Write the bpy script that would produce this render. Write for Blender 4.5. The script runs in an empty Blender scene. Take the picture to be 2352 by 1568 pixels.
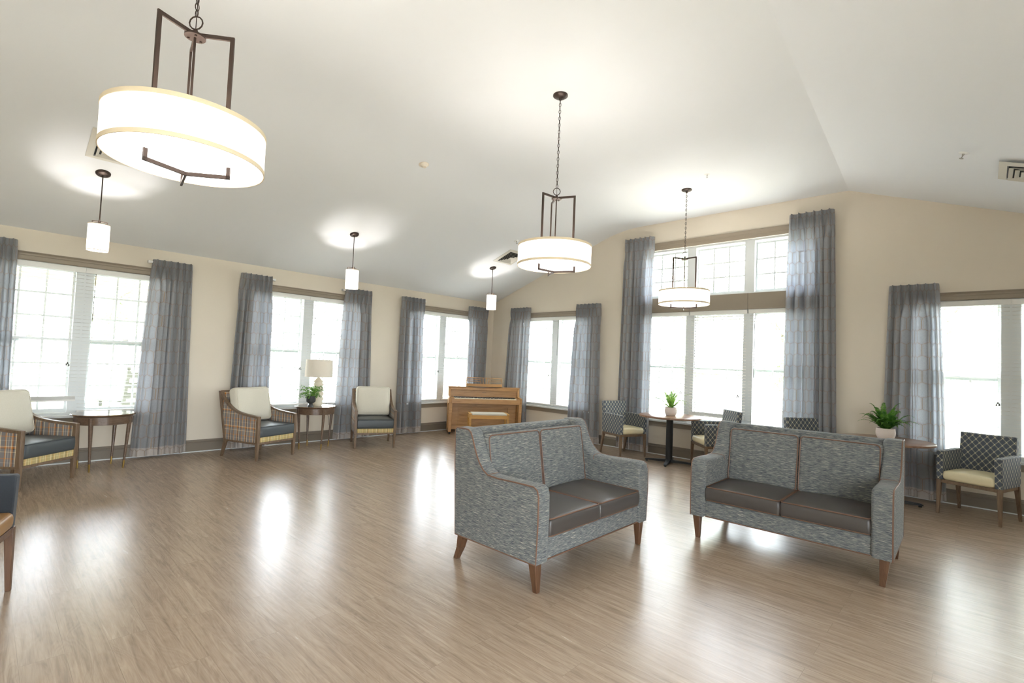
import bpy, math, random
from mathutils import Vector, Matrix
PI = math.pi
R = math.radians
SC = bpy.context.scene
COL = SC.collection
random.seed(7)

# ------------------------------------------------------------------ camera, world, sun, exposure
cam_d = bpy.data.cameras.new('camera')
cam_d.sensor_width = 36.0
cam_d.lens = 1149.78 / 2352 * 36.0
cam_d.clip_start = 0.05
cam_d.clip_end = 300
cam = bpy.data.objects.new('camera', cam_d)
COL.objects.link(cam)
yaw, pitch, roll = 0.756141827, 0.0413176282, 0.0415148798
cy, sy, cp, sp = math.cos(yaw), math.sin(yaw), math.cos(pitch), math.sin(pitch)
fw = Vector((cy*cp, sy*cp, sp))
r0 = Vector((sy, -cy, 0))
u0 = r0.cross(fw)
rr = r0*math.cos(roll) + u0*math.sin(roll)
uu = u0*math.cos(roll) - r0*math.sin(roll)
M = Matrix((rr, uu, -fw)).transposed().to_4x4()
M.translation = Vector((-7.79106, -7.94667, 1.42))
cam.matrix_world = M
SC.camera = cam

SC.view_settings.view_transform = 'Standard'
SC.view_settings.look = 'None'
SC.view_settings.gamma = 1.0
SC.view_settings.use_curve_mapping = False
SC.view_settings.exposure = 0.56

world = bpy.data.worlds.new('sky')
SC.world = world
world.use_nodes = True
wn = world.node_tree
wn.nodes.clear()
wo = wn.nodes.new('ShaderNodeOutputWorld')
wb = wn.nodes.new('ShaderNodeBackground')
wt = wn.nodes.new('ShaderNodeTexCoord')
ws = wn.nodes.new('ShaderNodeSeparateXYZ')
wr = wn.nodes.new('ShaderNodeValToRGB')
wn.links.new(wt.outputs['Generated'], ws.inputs[0])
wn.links.new(ws.outputs['Z'], wr.inputs[0])
wr.color_ramp.elements[0].position = 0.0
wr.color_ramp.elements[0].color = (0.90, 0.93, 1.0, 1)
wr.color_ramp.elements[1].position = 0.7
wr.color_ramp.elements[1].color = (0.82, 0.88, 1.0, 1)
wn.links.new(wr.outputs[0], wb.inputs[0])
wb.inputs['Strength'].default_value = 18.0
wn.links.new(wb.outputs[0], wo.inputs[0])

sun_d = bpy.data.lights.new('sun', 'SUN')
sun_d.energy = 24.0
sun_d.angle = R(1.0)
sun_d.color = (1.0, 0.95, 0.88)
sun = bpy.data.objects.new('sun', sun_d)
COL.objects.link(sun)
sdir = Vector((0.62, 0.36, -1.15)).normalized()      # from behind the building, so no beam enters the windows
sun.rotation_euler = sdir.to_track_quat('-Z', 'Y').to_euler()


def portal(name, loc, rot, sx, sz):
    d = bpy.data.lights.new(name, 'AREA')
    d.shape = 'RECTANGLE'
    d.size = sx
    d.size_y = sz
    d.cycles.is_portal = True
    o = bpy.data.objects.new(name, d)
    o.location = loc
    o.rotation_euler = rot
    COL.objects.link(o)


# ------------------------------------------------------------------ materials
def srgb(r, g, b):
    f = lambda c: ((c/255)/12.92 if c/255 <= 0.04045 else (((c/255)+0.055)/1.055)**2.4)
    return (f(r), f(g), f(b), 1)


class NT:
    def __init__(s, name):
        s.m = bpy.data.materials.new(name)
        s.m.use_nodes = True
        s.t = s.m.node_tree
        s.t.nodes.clear()
        s.out = s.n('ShaderNodeOutputMaterial')

    def n(s, typ, **kw):
        nd = s.t.nodes.new(typ)
        for k, v in kw.items():
            setattr(nd, k, v)
        return nd

    def put(s, v, sock):
        if v is None:
            return
        if isinstance(v, bpy.types.NodeSocket):
            s.t.links.new(v, sock)
        elif hasattr(sock, 'default_value'):
            sock.default_value = v

    def math(s, op, a, b=None, c=None):
        nd = s.n('ShaderNodeMath', operation=op)
        s.put(a, nd.inputs[0])
        s.put(b, nd.inputs[1])
        s.put(c, nd.inputs[2])
        return nd.outputs[0]

    def mix(s, f, a, b, mode='MIX'):
        nd = s.n('ShaderNodeMix', data_type='RGBA', blend_type=mode)
        s.put(f, nd.inputs[0])
        s.put(a, nd.inputs[6])
        s.put(b, nd.inputs[7])
        return nd.outputs[2]

    def noise(s, vec, scale, detail=3, rough=0.5, dist=0.0):
        nd = s.n('ShaderNodeTexNoise')
        s.put(vec, nd.inputs['Vector'])
        nd.inputs['Scale'].default_value = scale
        nd.inputs['Detail'].default_value = detail
        nd.inputs['Roughness'].default_value = rough
        nd.inputs['Distortion'].default_value = dist
        return nd.outputs[0]

    def ramp(s, f, stops):
        nd = s.n('ShaderNodeValToRGB')
        e = nd.color_ramp.elements
        while len(e) > 1:
            e.remove(e[-1])
        e[0].position, e[0].color = stops[0]
        for p_, c_ in stops[1:]:
            k = e.new(p_)
            k.color = c_
        s.put(f, nd.inputs[0])
        return nd.outputs[0]

    def coords(s, which='UV'):
        return s.n('ShaderNodeTexCoord').outputs[which]

    def mapping(s, vec, scale=(1, 1, 1), loc=(0, 0, 0), rot=(0, 0, 0)):
        nd = s.n('ShaderNodeMapping')
        s.put(vec, nd.inputs['Vector'])
        nd.inputs['Scale'].default_value = scale
        nd.inputs['Location'].default_value = loc
        nd.inputs['Rotation'].default_value = rot
        return nd.outputs[0]

    def sep(s, vec):
        nd = s.n('ShaderNodeSeparateXYZ')
        s.put(vec, nd.inputs[0])
        return nd.outputs

    def comb(s, x, y, z=0.0):
        nd = s.n('ShaderNodeCombineXYZ')
        s.put(x, nd.inputs[0])
        s.put(y, nd.inputs[1])
        s.put(z, nd.inputs[2])
        return nd.outputs[0]

    def bump(s, h, strength=0.2, dist=0.01):
        nd = s.n('ShaderNodeBump')
        nd.inputs['Strength'].default_value = strength
        nd.inputs['Distance'].default_value = dist
        s.put(h, nd.inputs['Height'])
        return nd.outputs[0]

    def bsdf(s, col, rough=0.5, metal=0.0, normal=None, spec=0.5, coat=0.0, sheen=0.0, link=True):
        nd = s.n('ShaderNodeBsdfPrincipled')
        s.put(col, nd.inputs['Base Color'])
        s.put(rough, nd.inputs['Roughness'])
        s.put(metal, nd.inputs['Metallic'])
        s.put(spec, nd.inputs['Specular IOR Level'])
        s.put(coat, nd.inputs['Coat Weight'])
        s.put(sheen, nd.inputs['Sheen Weight'])
        if normal is not None:
            s.put(normal, nd.inputs['Normal'])
        if link:
            s.t.links.new(nd.outputs[0], s.out.inputs[0])
        return nd


def simple(name, col, rough=0.5, metal=0.0, spec=0.5, var=0.06, scale=8.0, bump=0.0, bscale=120.0, sheen=0.0, coat=0.0):
    m = NT(name)
    co = m.coords('Object')
    nz = m.noise(co, scale, 3)
    dark = tuple(c*(1-var) for c in col[:3]) + (1,)
    lite = tuple(min(1, c*(1+var)) for c in col[:3]) + (1,)
    c = m.mix(nz, dark, lite)
    nrm = m.bump(m.noise(co, bscale, 2), bump, 0.004) if bump else None
    m.bsdf(c, rough, metal, nrm, spec, coat, sheen)
    return m.m


MAT = {}
MAT['wall'] = simple('wall_paint', srgb(220, 210, 194), 0.75, var=0.015, scale=2, bump=0.08, bscale=90, spec=0.25)
MAT['ceiling'] = simple('ceiling_paint', srgb(236, 238, 240), 0.8, var=0.01, scale=1.5, spec=0.2)
MAT['taupe'] = simple('taupe_trim_paint', srgb(142, 130, 114), 0.45, var=0.03, scale=4)
MAT['taupe_dark'] = simple('taupe_baseboard_paint', srgb(122, 112, 99), 0.45, var=0.03, scale=4)
MAT['white_trim'] = simple('white_vinyl', srgb(212, 216, 216), 0.35, var=0.01)
MAT['blind'] = simple('white_blind_slat', srgb(224, 223, 218), 0.45, var=0.01)
MAT['bronze'] = simple('dark_bronze_metal', srgb(62, 50, 44), 0.42, metal=0.55, var=0.05)
MAT['black_metal'] = simple('black_powder_coat', srgb(36, 38, 40), 0.45, metal=0.2, var=0.06, scale=20)
MAT['chrome'] = simple('brushed_nickel', srgb(180, 178, 172), 0.3, metal=0.9)
MAT['brass'] = simple('aged_brass_tip', srgb(150, 122, 70), 0.38, metal=0.85)
MAT['cream_plastic'] = simple('cream_plastic', srgb(232, 222, 206), 0.35, var=0.01)
MAT['white_plastic'] = simple('white_plastic', srgb(238, 238, 234), 0.3, var=0.01)
MAT['duct_shade'] = simple('painted_duct_shade', srgb(40, 42, 42), 0.8)  # dark colour put in for the shade behind the louvers
MAT['vent'] = simple('vent_enamel', srgb(214, 210, 198), 0.5, var=0.01)
MAT['cord'] = simple('dark_cord', srgb(70, 66, 62), 0.6)
MAT['seat_vinyl'] = simple('charcoal_seat_vinyl', srgb(70, 65, 62), 0.36, var=0.05, scale=30, bump=0.12, bscale=400)
MAT['slate_vinyl'] = simple('slate_seat_vinyl', srgb(68, 73, 76), 0.38, var=0.05, scale=30, bump=0.12, bscale=400)
MAT['piping'] = simple('brown_piping', srgb(106, 76, 58), 0.5, var=0.05)
MAT['cream_vinyl'] = simple('cream_seat_vinyl', srgb(218, 206, 170), 0.36, var=0.03, scale=10)
MAT['tan_vinyl'] = simple('tan_seat_vinyl', srgb(142, 106, 62), 0.36, var=0.05, scale=10)
MAT['navy'] = simple('navy_fabric', srgb(42, 47, 54), 0.8, var=0.2, scale=120, sheen=0.1)
MAT['linen'] = simple('cream_linen', srgb(212, 206, 190), 0.85, var=0.10, scale=160, bump=0.15, bscale=350, sheen=0.1)
MAT['lamp_linen'] = simple('oatmeal_lamp_linen', srgb(228, 219, 204), 0.85, var=0.05, scale=140)
MAT['lamp_ceramic'] = simple('cream_ceramic', srgb(222, 212, 190), 0.45, var=0.03)
MAT['vase'] = simple('charcoal_ceramic', srgb(52, 54, 54), 0.5, var=0.08)
MAT['soil'] = simple('dark_soil', srgb(46, 38, 30), 0.9, var=0.3, scale=80)
MAT['ivory'] = simple('ivory_key', srgb(240, 232, 208), 0.3, var=0.02)
MAT['ebony'] = simple('ebony_key', srgb(22, 20, 20), 0.3, var=0.02)
MAT['grass_mat'] = simple('lawn_grass', srgb(154, 150, 134), 0.9, var=0.3, scale=3)
MAT['concrete'] = simple('porch_concrete', srgb(178, 176, 170), 0.8, var=0.08, scale=3)
MAT['porch_white'] = simple('porch_white_paint', srgb(226, 224, 214), 0.6, var=0.02)
MAT['porch_beige'] = simple('porch_beige_siding', srgb(196, 186, 160), 0.6, var=0.03)
MAT['bark'] = simple('tree_bark', srgb(118, 110, 102), 0.9, var=0.2, scale=12)
MAT['fence'] = simple('grey_fence_metal', srgb(120, 124, 130), 0.5, var=0.03)
MAT['rocker'] = simple('grey_rocker_wood', srgb(96, 100, 92), 0.6, var=0.1, scale=10)
MAT['soffit'] = simple('soffit_white', srgb(225, 225, 220), 0.7, var=0.02)


def leafmat(name, c1, c2):
    m = NT(name)
    nz = m.noise(m.coords('Object'), 25, 2)
    c = m.mix(m.ramp(nz, [(0.35, (0, 0, 0, 1)), (0.65, (1, 1, 1, 1))]), c1, c2)
    b = m.bsdf(c, 0.5, link=False)
    tr = m.n('ShaderNodeBsdfTranslucent')
    m.put(c, tr.inputs[0])
    mx = m.n('ShaderNodeMixShader')
    mx.inputs[0].default_value = 0.35
    m.t.links.new(b.outputs[0], mx.inputs[1])
    m.t.links.new(tr.outputs[0], mx.inputs[2])
    m.t.links.new(mx.outputs[0], m.out.inputs[0])
    return m.m


MAT['fern'] = leafmat('fern_green', srgb(58, 110, 40), srgb(110, 160, 62))
MAT['fern_light'] = leafmat('light_fern_green', srgb(84, 140, 52), srgb(160, 196, 84))
MAT['ivy'] = leafmat('bushy_leaf_green', srgb(50, 110, 40), srgb(140, 185, 80))
MAT['tree_leaf'] = leafmat('tree_leaf_green', srgb(148, 162, 126), srgb(190, 196, 170))
MAT['shrub_leaf'] = leafmat('shrub_leaf_green', srgb(140, 150, 104), srgb(200, 190, 150))


def m_floor():
    m = NT('vinyl_plank_floor')
    co = m.coords('Object')
    x, y, z = m.sep(co)
    vec = m.comb(y, x, 0.0)
    br = m.n('ShaderNodeTexBrick')
    m.put(vec, br.inputs['Vector'])
    br.offset = 0.37
    br.offset_frequency = 2
    br.inputs['Scale'].default_value = 1.0
    br.inputs['Brick Width'].default_value = 1.22
    br.inputs['Row Height'].default_value = 0.155
    br.inputs['Mortar Size'].default_value = 0.0012
    br.inputs['Mortar Smooth'].default_value = 0.3
    br.inputs['Color1'].default_value = (0, 0, 0, 1)
    br.inputs['Color2'].default_value = (1, 1, 1, 1)
    br.inputs['Mortar'].default_value = (0.5, 0.5, 0.5, 1)
    rnd = br.outputs['Color']
    off = m.math('MULTIPLY', rnd, 37.0)
    gv = m.comb(m.math('ADD', m.math('MULTIPLY', y, 1.0), off), m.math('ADD', m.math('MULTIPLY', x, 14.0), off), 0.0)
    g1 = m.noise(gv, 2.2, 6, 0.62, 1.1)
    gv2 = m.comb(m.math('ADD', m.math('MULTIPLY', y, 3.0), off), m.math('MULTIPLY', x, 110.0), 0.0)
    g2 = m.noise(gv2, 2.0, 3, 0.6, 0.3)
    gv3 = m.comb(m.math('ADD', m.math('MULTIPLY', y, 0.9), off), m.math('ADD', m.math('MULTIPLY', x, 3.6), off), 0.0)
    # cathedral figure of the grain: contour lines of a soft noise
    g3 = m.noise(gv3, 2.4, 2, 0.5, 0.4)
    fig = m.math('PINGPONG', m.math('MULTIPLY', g3, 14.0), 0.5)
    base = m.ramp(g1, [(0.25, srgb(130, 111, 93)), (0.45, srgb(154, 134, 114)), (0.6, srgb(168, 148, 127)), (0.78, srgb(182, 163, 142))])
    c = m.mix(m.math('MULTIPLY', fig, 0.28), base, srgb(196, 178, 158))
    c = m.mix(m.math('MULTIPLY', m.ramp(g2, [(0.35, (1, 1, 1, 1)), (0.6, (0, 0, 0, 1))]), 0.13), c, srgb(112, 94, 79))
    c = m.mix(m.math('MULTIPLY', rnd, 0.16), c, srgb(140, 116, 94))
    c = m.mix(m.math('MULTIPLY', br.outputs['Fac'], 0.28), c, srgb(92, 76, 62))
    rough = m.math('ADD', m.math('MULTIPLY', g1, 0.04), 0.245)
    h = m.math('SUBTRACT', m.math('MULTIPLY', g2, 0.25), br.outputs['Fac'])
    m.bsdf(c, rough, 0, m.bump(h, 0.05, 0.001), 0.6)
    return m.m


MAT['floor'] = m_floor()


def woodmat(name, c1, c2, rough=0.4, coord='UV', s=1.0, axis=1):
    m = NT(name)
    co = m.coords(coord)
    sc = (18*s, 2.0*s, 18*s) if axis == 1 else (2.0*s, 18*s, 18*s)
    if axis == 2:
        sc = (18*s, 18*s, 2.0*s)
    v = m.mapping(co, sc)
    g = m.noise(v, 3.0, 5, 0.6, 0.8)
    c = m.ramp(g, [(0.3, c1), (0.7, c2)])
    m.bsdf(c, rough, 0, m.bump(g, 0.05, 0.002), 0.5)
    return m.m


MAT['walnut_leg'] = woodmat('brown_leg_wood', srgb(80, 54, 38), srgb(106, 76, 54), 0.38, 'Object', 1, 2)
MAT['grey_oak'] = woodmat('weathered_brown_frame_wood', srgb(92, 72, 54), srgb(126, 104, 82), 0.4, 'Object', 1, 2)
MAT['table_brown'] = woodmat('side_table_brown_wood', srgb(82, 64, 50), srgb(112, 90, 72), 0.3, 'Object', 1, 0)
MAT['table_top'] = woodmat('polished_table_top', srgb(84, 62, 46), srgb(112, 86, 66), 0.1, 'Object', 0.6, 0)
MAT['laminate'] = woodmat('walnut_laminate', srgb(112, 82, 62), srgb(150, 116, 92), 0.28, 'Object', 0.5, 0)
MAT['piano_wood'] = woodmat('honey_oak', srgb(164, 118, 68), srgb(192, 146, 92), 0.35, 'UV', 0.6, 0)
MAT['stool_wood'] = woodmat('light_oak_stool', srgb(186, 134, 62), srgb(206, 158, 84), 0.35, 'UV', 0.6, 0)


def m_sofa():
    m = NT('heathered_blue_grey_weave')
    uv = m.coords('UV')
    a = m.noise(m.mapping(uv, (17, 380, 1)), 1.0, 4, 0.65, 0.2)
    b = m.noise(m.mapping(uv, (27, 620, 1), (7, 3, 0)), 1.0, 2, 0.6)
    c = m.noise(m.mapping(uv, (12, 300, 1), (31, 11, 0)), 1.0, 3, 0.6)
    base = m.ramp(a, [(0.34, srgb(60, 64, 70)), (0.46, srgb(95, 98, 98)), (0.56, srgb(121, 123, 119)), (0.68, srgb(150, 147, 137))])
    c1 = m.mix(m.ramp(b, [(0.36, (1, 1, 1, 1)), (0.47, (0, 0, 0, 1))]), base, srgb(54, 61, 74))
    c2 = m.mix(m.ramp(c, [(0.58, (0, 0, 0, 1)), (0.68, (1, 1, 1, 1))]), c1, srgb(186, 180, 164))
    m.bsdf(c2, 0.9, 0, m.bump(b, 0.25, 0.003), 0.15, 0, 0.15)
    return m.m


MAT['sofa'] = m_sofa()


def stripes(m, u, period, phase, stops):
    f = m.math('FRACT', m.math('ADD', m.math('DIVIDE', u, period), phase))
    nd = m.n('ShaderNodeValToRGB')
    nd.color_ramp.interpolation = 'CONSTANT'
    e = nd.color_ramp.elements
    e[0].position, e[0].color = stops[0]
    e[1].position, e[1].color = stops[1]
    for p_, c_ in stops[2:]:
        k = e.new(p_)
        k.color = c_
    m.put(f, nd.inputs[0])
    return nd.outputs[0]


def m_plaid(name, warm=1.0):
    m = NT(name)
    uv = m.coords('UV')
    u, v, _ = m.sep(uv)
    G, C, O, K, L = srgb(124, 120, 118), srgb(232, 214, 176), srgb(186, 120, 56), srgb(62, 50, 44), srgb(176, 168, 158)
    if warm > 1:
        G, O, K, L = srgb(176, 158, 110), srgb(196, 160, 96), srgb(132, 112, 72), srgb(206, 196, 150)
    su = stripes(m, u, 0.15, 0.1, [(0, G), (0.16, C), (0.22, G), (0.30, K), (0.36, O), (0.46, C), (0.50, G), (0.62, L), (0.68, G), (0.78, C), (0.82, O), (0.90, G)])
    sv = stripes(m, v, 0.21, 0.43, [(0, G), (0.20, C), (0.23, G), (0.34, K), (0.37, O), (0.45, C), (0.48, G), (0.60, G), (0.72, L), (0.75, G), (0.90, O), (0.94, G)])
    weave = m.noise(m.mapping(uv, (600, 600, 1)), 1, 1)
    c = m.mix(m.math('ADD', m.math('MULTIPLY', weave, 0.3), 0.30), su, sv)
    m.bsdf(c, 0.85, 0, m.bump(weave, 0.15, 0.002), 0.2, 0, 0.1)
    return m.m


MAT['plaid'] = m_plaid('grey_orange_plaid')
MAT['plaid_light'] = m_plaid('gold_plaid', 2.0)


def m_diamond():
    m = NT('grey_diamond_lattice_fabric')
    uv = m.coords('UV')
    u, v, _ = m.sep(uv)
    k = 1/0.062
    uu_ = m.math('MULTIPLY', u, k)
    vv_ = m.math('MULTIPLY', v, k*0.82)
    a = m.math('ADD', uu_, vv_)
    b = m.math('SUBTRACT', uu_, vv_)
    da = m.math('PINGPONG', a, 0.5)
    db = m.math('PINGPONG', b, 0.5)
    near = m.math('MINIMUM', da, db)
    far = m.math('MAXIMUM', da, db)
    # thread lines, bright where they cross and fading between
    line = m.math('LESS_THAN', near, 0.048)
    cross = m.ramp(far, [(0.0, (1, 1, 1, 1)), (0.17, (0.9, 0.9, 0.9, 1)), (0.27, (0.38, 0.38, 0.38, 1)), (0.5, (0.3, 0.3, 0.3, 1))])
    fac = m.math('MULTIPLY', line, cross)
    ground = m.mix(m.math('LESS_THAN', near, 0.13), srgb(82, 88, 96), srgb(108, 113, 118))
    nz = m.noise(m.mapping(uv, (300, 300, 1)), 1, 2)
    ground = m.mix(m.math('MULTIPLY', nz, 0.25), ground, srgb(50, 54, 60))
    c = m.mix(fac, ground, srgb(214, 204, 172))
    m.bsdf(c, 0.8, 0, m.bump(nz, 0.1, 0.002), 0.25, 0, 0.1)
    return m.m


MAT['diamond'] = m_diamond()


def m_curtain():
    m = NT('grey_curtain_with_copper_hexagons')
    uv = m.coords('UV')
    u, v, _ = m.sep(uv)
    # elongated hexagon lattice
    px = m.math('DIVIDE', u, 0.090)
    py = m.math('DIVIDE', v, 0.090)
    Hh, Vv = 1.03, 0.73
    PY = 2*(Hh+Vv)
    sl = 2*(Hh-Vv)

    def cell(ox, oy):
        ax = m.math('SUBTRACT', m.math('FLOORED_MODULO', m.math('SUBTRACT', px, ox), 1.0), 0.5)
        ay = m.math('SUBTRACT', m.math('FLOORED_MODULO', m.math('SUBTRACT', py, oy), PY), PY/2)
        dx = m.math('ABSOLUTE', ax)
        dy = m.math('ABSOLUTE', ay)
        e1 = m.math('SUBTRACT', 0.5, dx)
        e2 = m.math('DIVIDE', m.math('SUBTRACT', m.math('SUBTRACT', Hh, dy), m.math('MULTIPLY', dx, sl)), math.sqrt(1+sl*sl))
        return m.math('MINIMUM', e1, e2)
    d = m.math('MAXIMUM', cell(0, 0), cell(0.5, PY/2))
    line = m.math('LESS_THAN', d, 0.036)
    inner = m.math('MULTIPLY', m.math('GREATER_THAN', d, 0.10), m.math('LESS_THAN', d, 0.135))
    line = m.math('MAXIMUM', line, m.math('MULTIPLY', inner, 0.45))
    nz = m.noise(m.mapping(uv, (260, 40, 1)), 1, 3)
    base = m.mix(nz, srgb(132, 134, 138), srgb(170, 170, 172))
    band = m.math('LESS_THAN', v, 0.105)
    base = m.mix(band, base, srgb(206, 196, 188))
    c = m.mix(m.math('MULTIPLY', line, 0.75), base, srgb(184, 166, 148))
    b = m.bsdf(c, 0.5, 0, m.bump(nz, 0.06, 0.002), 0.4, 0, 0.25, link=False)
    tr = m.n('ShaderNodeBsdfTranslucent')
    ct = m.mix(m.math('MULTIPLY', line, 0.95), srgb(168, 174, 184), srgb(70, 50, 36))
    m.put(ct, tr.inputs[0])
    mx = m.n('ShaderNodeMixShader')
    mx.inputs[0].default_value = 0.32
    m.t.links.new(b.outputs[0], mx.inputs[1])
    m.t.links.new(tr.outputs[0], mx.inputs[2])
    m.t.links.new(mx.outputs[0], m.out.inputs[0])
    return m.m


MAT['curtain'] = m_curtain()


def m_glass():
    m = NT('window_glass')
    t = m.n('ShaderNodeBsdfTransparent')
    t.inputs[0].default_value = (0.94, 0.96, 0.95, 1)
    g = m.n('ShaderNodeBsdfGlossy')
    g.inputs['Roughness'].default_value = 0.02
    mx = m.n('ShaderNodeMixShader')
    mx.inputs[0].default_value = 0.05
    m.t.links.new(t.outputs[0], mx.inputs[1])
    m.t.links.new(g.outputs[0], mx.inputs[2])
    m.t.links.new(mx.outputs[0], m.out.inputs[0])
    return m.m


MAT['glass'] = m_glass()


def emis(name, col, strength, dcol=(0.9, 0.88, 0.82, 1)):
    m = NT(name)
    b = m.bsdf(dcol, 0.7)
    b.inputs['Emission Color'].default_value = col
    b.inputs['Emission Strength'].default_value = strength
    return m.m


MAT['shade_side'] = emis('lit_drum_shade_fabric', (1.0, 0.93, 0.84, 1), 1.15)
MAT['shade_bottom'] = emis('lit_diffuser', (1.0, 0.95, 0.9, 1), 3.2)
MAT['shade_small'] = emis('lit_small_glass_shade', (1.0, 0.93, 0.84, 1), 1.6)
MAT['shade_trim'] = simple('tan_shade_trim', srgb(228, 212, 184), 0.7, var=0.02)


def m_pot():
    m = NT('dimpled_white_pot')
    co = m.coords('Object')
    x, y, z = m.sep(co)
    ang = m.math('ARCTAN2', y, x)
    row = m.math('SINE', m.math('MULTIPLY', z, 480.0))
    cl = m.math('SINE', m.math('MULTIPLY', ang, 60.0))
    dots = m.math('GREATER_THAN', m.math('MULTIPLY', row, cl), 0.25)
    c = m.mix(m.math('MULTIPLY', dots, 0.5), srgb(226, 214, 204), srgb(180, 160, 146))
    m.bsdf(c, 0.7, 0, m.bump(dots, 0.3, 0.003), 0.3)
    return m.m


MAT['pot'] = m_pot()


# ------------------------------------------------------------------ mesh builder
def offset_loop(pts, d):
    out = []
    n = len(pts)
    for i in range(n):
        y0, z0 = pts[i-1]
        y1, z1 = pts[(i+1) % n]
        ty, tz = y1-y0, z1-z0
        ln = math.hypot(ty, tz)
        out.append((pts[i][0]+tz/ln*d, pts[i][1]-ty/ln*d))
    return out


class MB:
    def __init__(s):
        s.v = []
        s.f = []
        s.uv = {}          # face index -> list of uv

    def add(s, vs, fs, M=None, uvs=None):
        o = len(s.v)
        for p_ in vs:
            p_ = Vector(p_)
            if M is not None:
                p_ = M @ p_
            s.v.append(p_)
        for i, f in enumerate(fs):
            if uvs:
                s.uv[len(s.f)] = uvs[i]
            s.f.append([o+k for k in f])
        return s

    def box(s, c, size, M=None, top=None):
        """axis box; top = (sx, sy) scale of the upper face for taper"""
        x, y, z = c
        a, b, h = size[0]/2, size[1]/2, size[2]/2
        tx, ty = top or (1, 1)
        vs = [(x-a, y-b, z-h), (x+a, y-b, z-h), (x+a, y+b, z-h), (x-a, y+b, z-h),
              (x-a*tx, y-b*ty, z+h), (x+a*tx, y-b*ty, z+h), (x+a*tx, y+b*ty, z+h), (x-a*tx, y+b*ty, z+h)]
        return s.add(vs, [(0, 3, 2, 1), (4, 5, 6, 7), (0, 1, 5, 4), (1, 2, 6, 5), (2, 3, 7, 6), (3, 0, 4, 7)], M)

    def bb(s, x0, x1, y0, y1, z0, z1):
        return s.box(((x0+x1)/2, (y0+y1)/2, (z0+z1)/2), (x1-x0, y1-y0, z1-z0))

    def leg(s, p0, p1, s0, s1):
        """square tapered leg from p0 (floor) to p1 (top) with sizes s0, s1"""
        vs = []
        for p_, q in ((p0, s0), (p1, s1)):
            qx, qy = (q, q) if not isinstance(q, tuple) else q
            for dx, dy in ((-1, -1), (1, -1), (1, 1), (-1, 1)):
                vs.append((p_[0]+dx*qx/2, p_[1]+dy*qy/2, p_[2]))
        return s.add(vs, [(0, 3, 2, 1), (4, 5, 6, 7), (0, 1, 5, 4), (1, 2, 6, 5), (2, 3, 7, 6), (3, 0, 4, 7)])

    def prism(s, pts, axis, a, b):
        """closed 2-D outline extruded along axis from a to b. pts in the two other axes in order."""
        n = len(pts)

        def mk(p_, t):
            if axis == 0:
                return (t, p_[0], p_[1])
            if axis == 1:
                return (p_[0], t, p_[1])
            return (p_[0], p_[1], t)
        vs = [mk(q, a) for q in pts] + [mk(q, b) for q in pts]
        fs = [tuple(range(n-1, -1, -1)), tuple(range(n, 2*n))]
        fs += [(i, (i+1) % n, n+(i+1) % n, n+i) for i in range(n)]
        return s.add(vs, fs)

    def rolled(s, pts, xa, xb, ra, rb, seg=5):
        """outline in y,z extruded along x, edges rolled with radius ra at xa and rb at xb"""
        sg = 1 if xb > xa else -1
        rings = []
        for k in range(seg+1):
            th = PI/2*k/seg
            rings.append((xa+sg*ra*(1-math.cos(th)), ra*(1-math.sin(th))))
        for k in range(seg, -1, -1):
            th = PI/2*k/seg
            rings.append((xb-sg*rb*(1-math.cos(th)), rb*(1-math.sin(th))))
        n = len(pts)
        vs, fs = [], []
        for x, ins in rings:
            for y, z in offset_loop(pts, ins):
                vs.append((x, y, z))
        for i in range(len(rings)-1):
            for k in range(n):
                k2 = (k+1) % n
                fs.append((i*n+k, i*n+k2, (i+1)*n+k2, (i+1)*n+k))
        fs.append(tuple(range(n-1, -1, -1)))
        m0 = (len(rings)-1)*n
        fs.append(tuple(m0+k for k in range(n)))
        if sg < 0:
            fs = [f[::-1] for f in fs]
        return s.add(vs, fs)

    def lathe(s, prof, seg=32, c=(0, 0, 0), M=None, cap=True):
        vs, fs = [], []
        n = len(prof)
        for r_, z_ in prof:
            for k in range(seg):
                t = 2*PI*k/seg
                vs.append((c[0]+r_*math.cos(t), c[1]+r_*math.sin(t), c[2]+z_))
        for i in range(n-1):
            for k in range(seg):
                k2 = (k+1) % seg
                fs.append((i*seg+k, i*seg+k2, (i+1)*seg+k2, (i+1)*seg+k))
        if cap:
            fs.append(tuple(range(seg-1, -1, -1)))
            fs.append(tuple((n-1)*seg+k for k in range(seg)))
        return s.add(vs, fs, M)

    def tube(s, path, r=0.01, seg=8, closed=False, M=None, sec=None):
        path = [Vector(q) for q in path]
        n = len(path)
        vs, fs = [], []
        prev = None
        for i, q in enumerate(path):
            if closed:
                t = path[(i+1) % n]-path[i-1]
            else:
                t = path[min(i+1, n-1)]-path[max(i-1, 0)]
            t.normalize()
            if prev is None:
                a = Vector((0, 0, 1)) if abs(t.z) < 0.9 else Vector((1, 0, 0))
                u_ = t.cross(a).normalized()
            else:
                u_ = (prev-t*prev.dot(t)).normalized()
            prev = u_
            w_ = t.cross(u_)
            rad = r[i] if isinstance(r, (list, tuple)) else r
            for k in range(seg):
                th = 2*PI*k/seg + (PI/4 if seg == 4 else 0)
                vs.append(q+u_*math.cos(th)*rad+w_*math.sin(th)*rad)
        m = n if closed else n-1
        for i in range(m):
            j = (i+1) % n
            for k in range(seg):
                k2 = (k+1) % seg
                fs.append((i*seg+k, i*seg+k2, j*seg+k2, j*seg+k))
        if not closed:
            fs.append(tuple(range(seg-1, -1, -1)))
            fs.append(tuple((n-1)*seg+k for k in range(seg)))
        return s.add(vs, fs, M)

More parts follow.
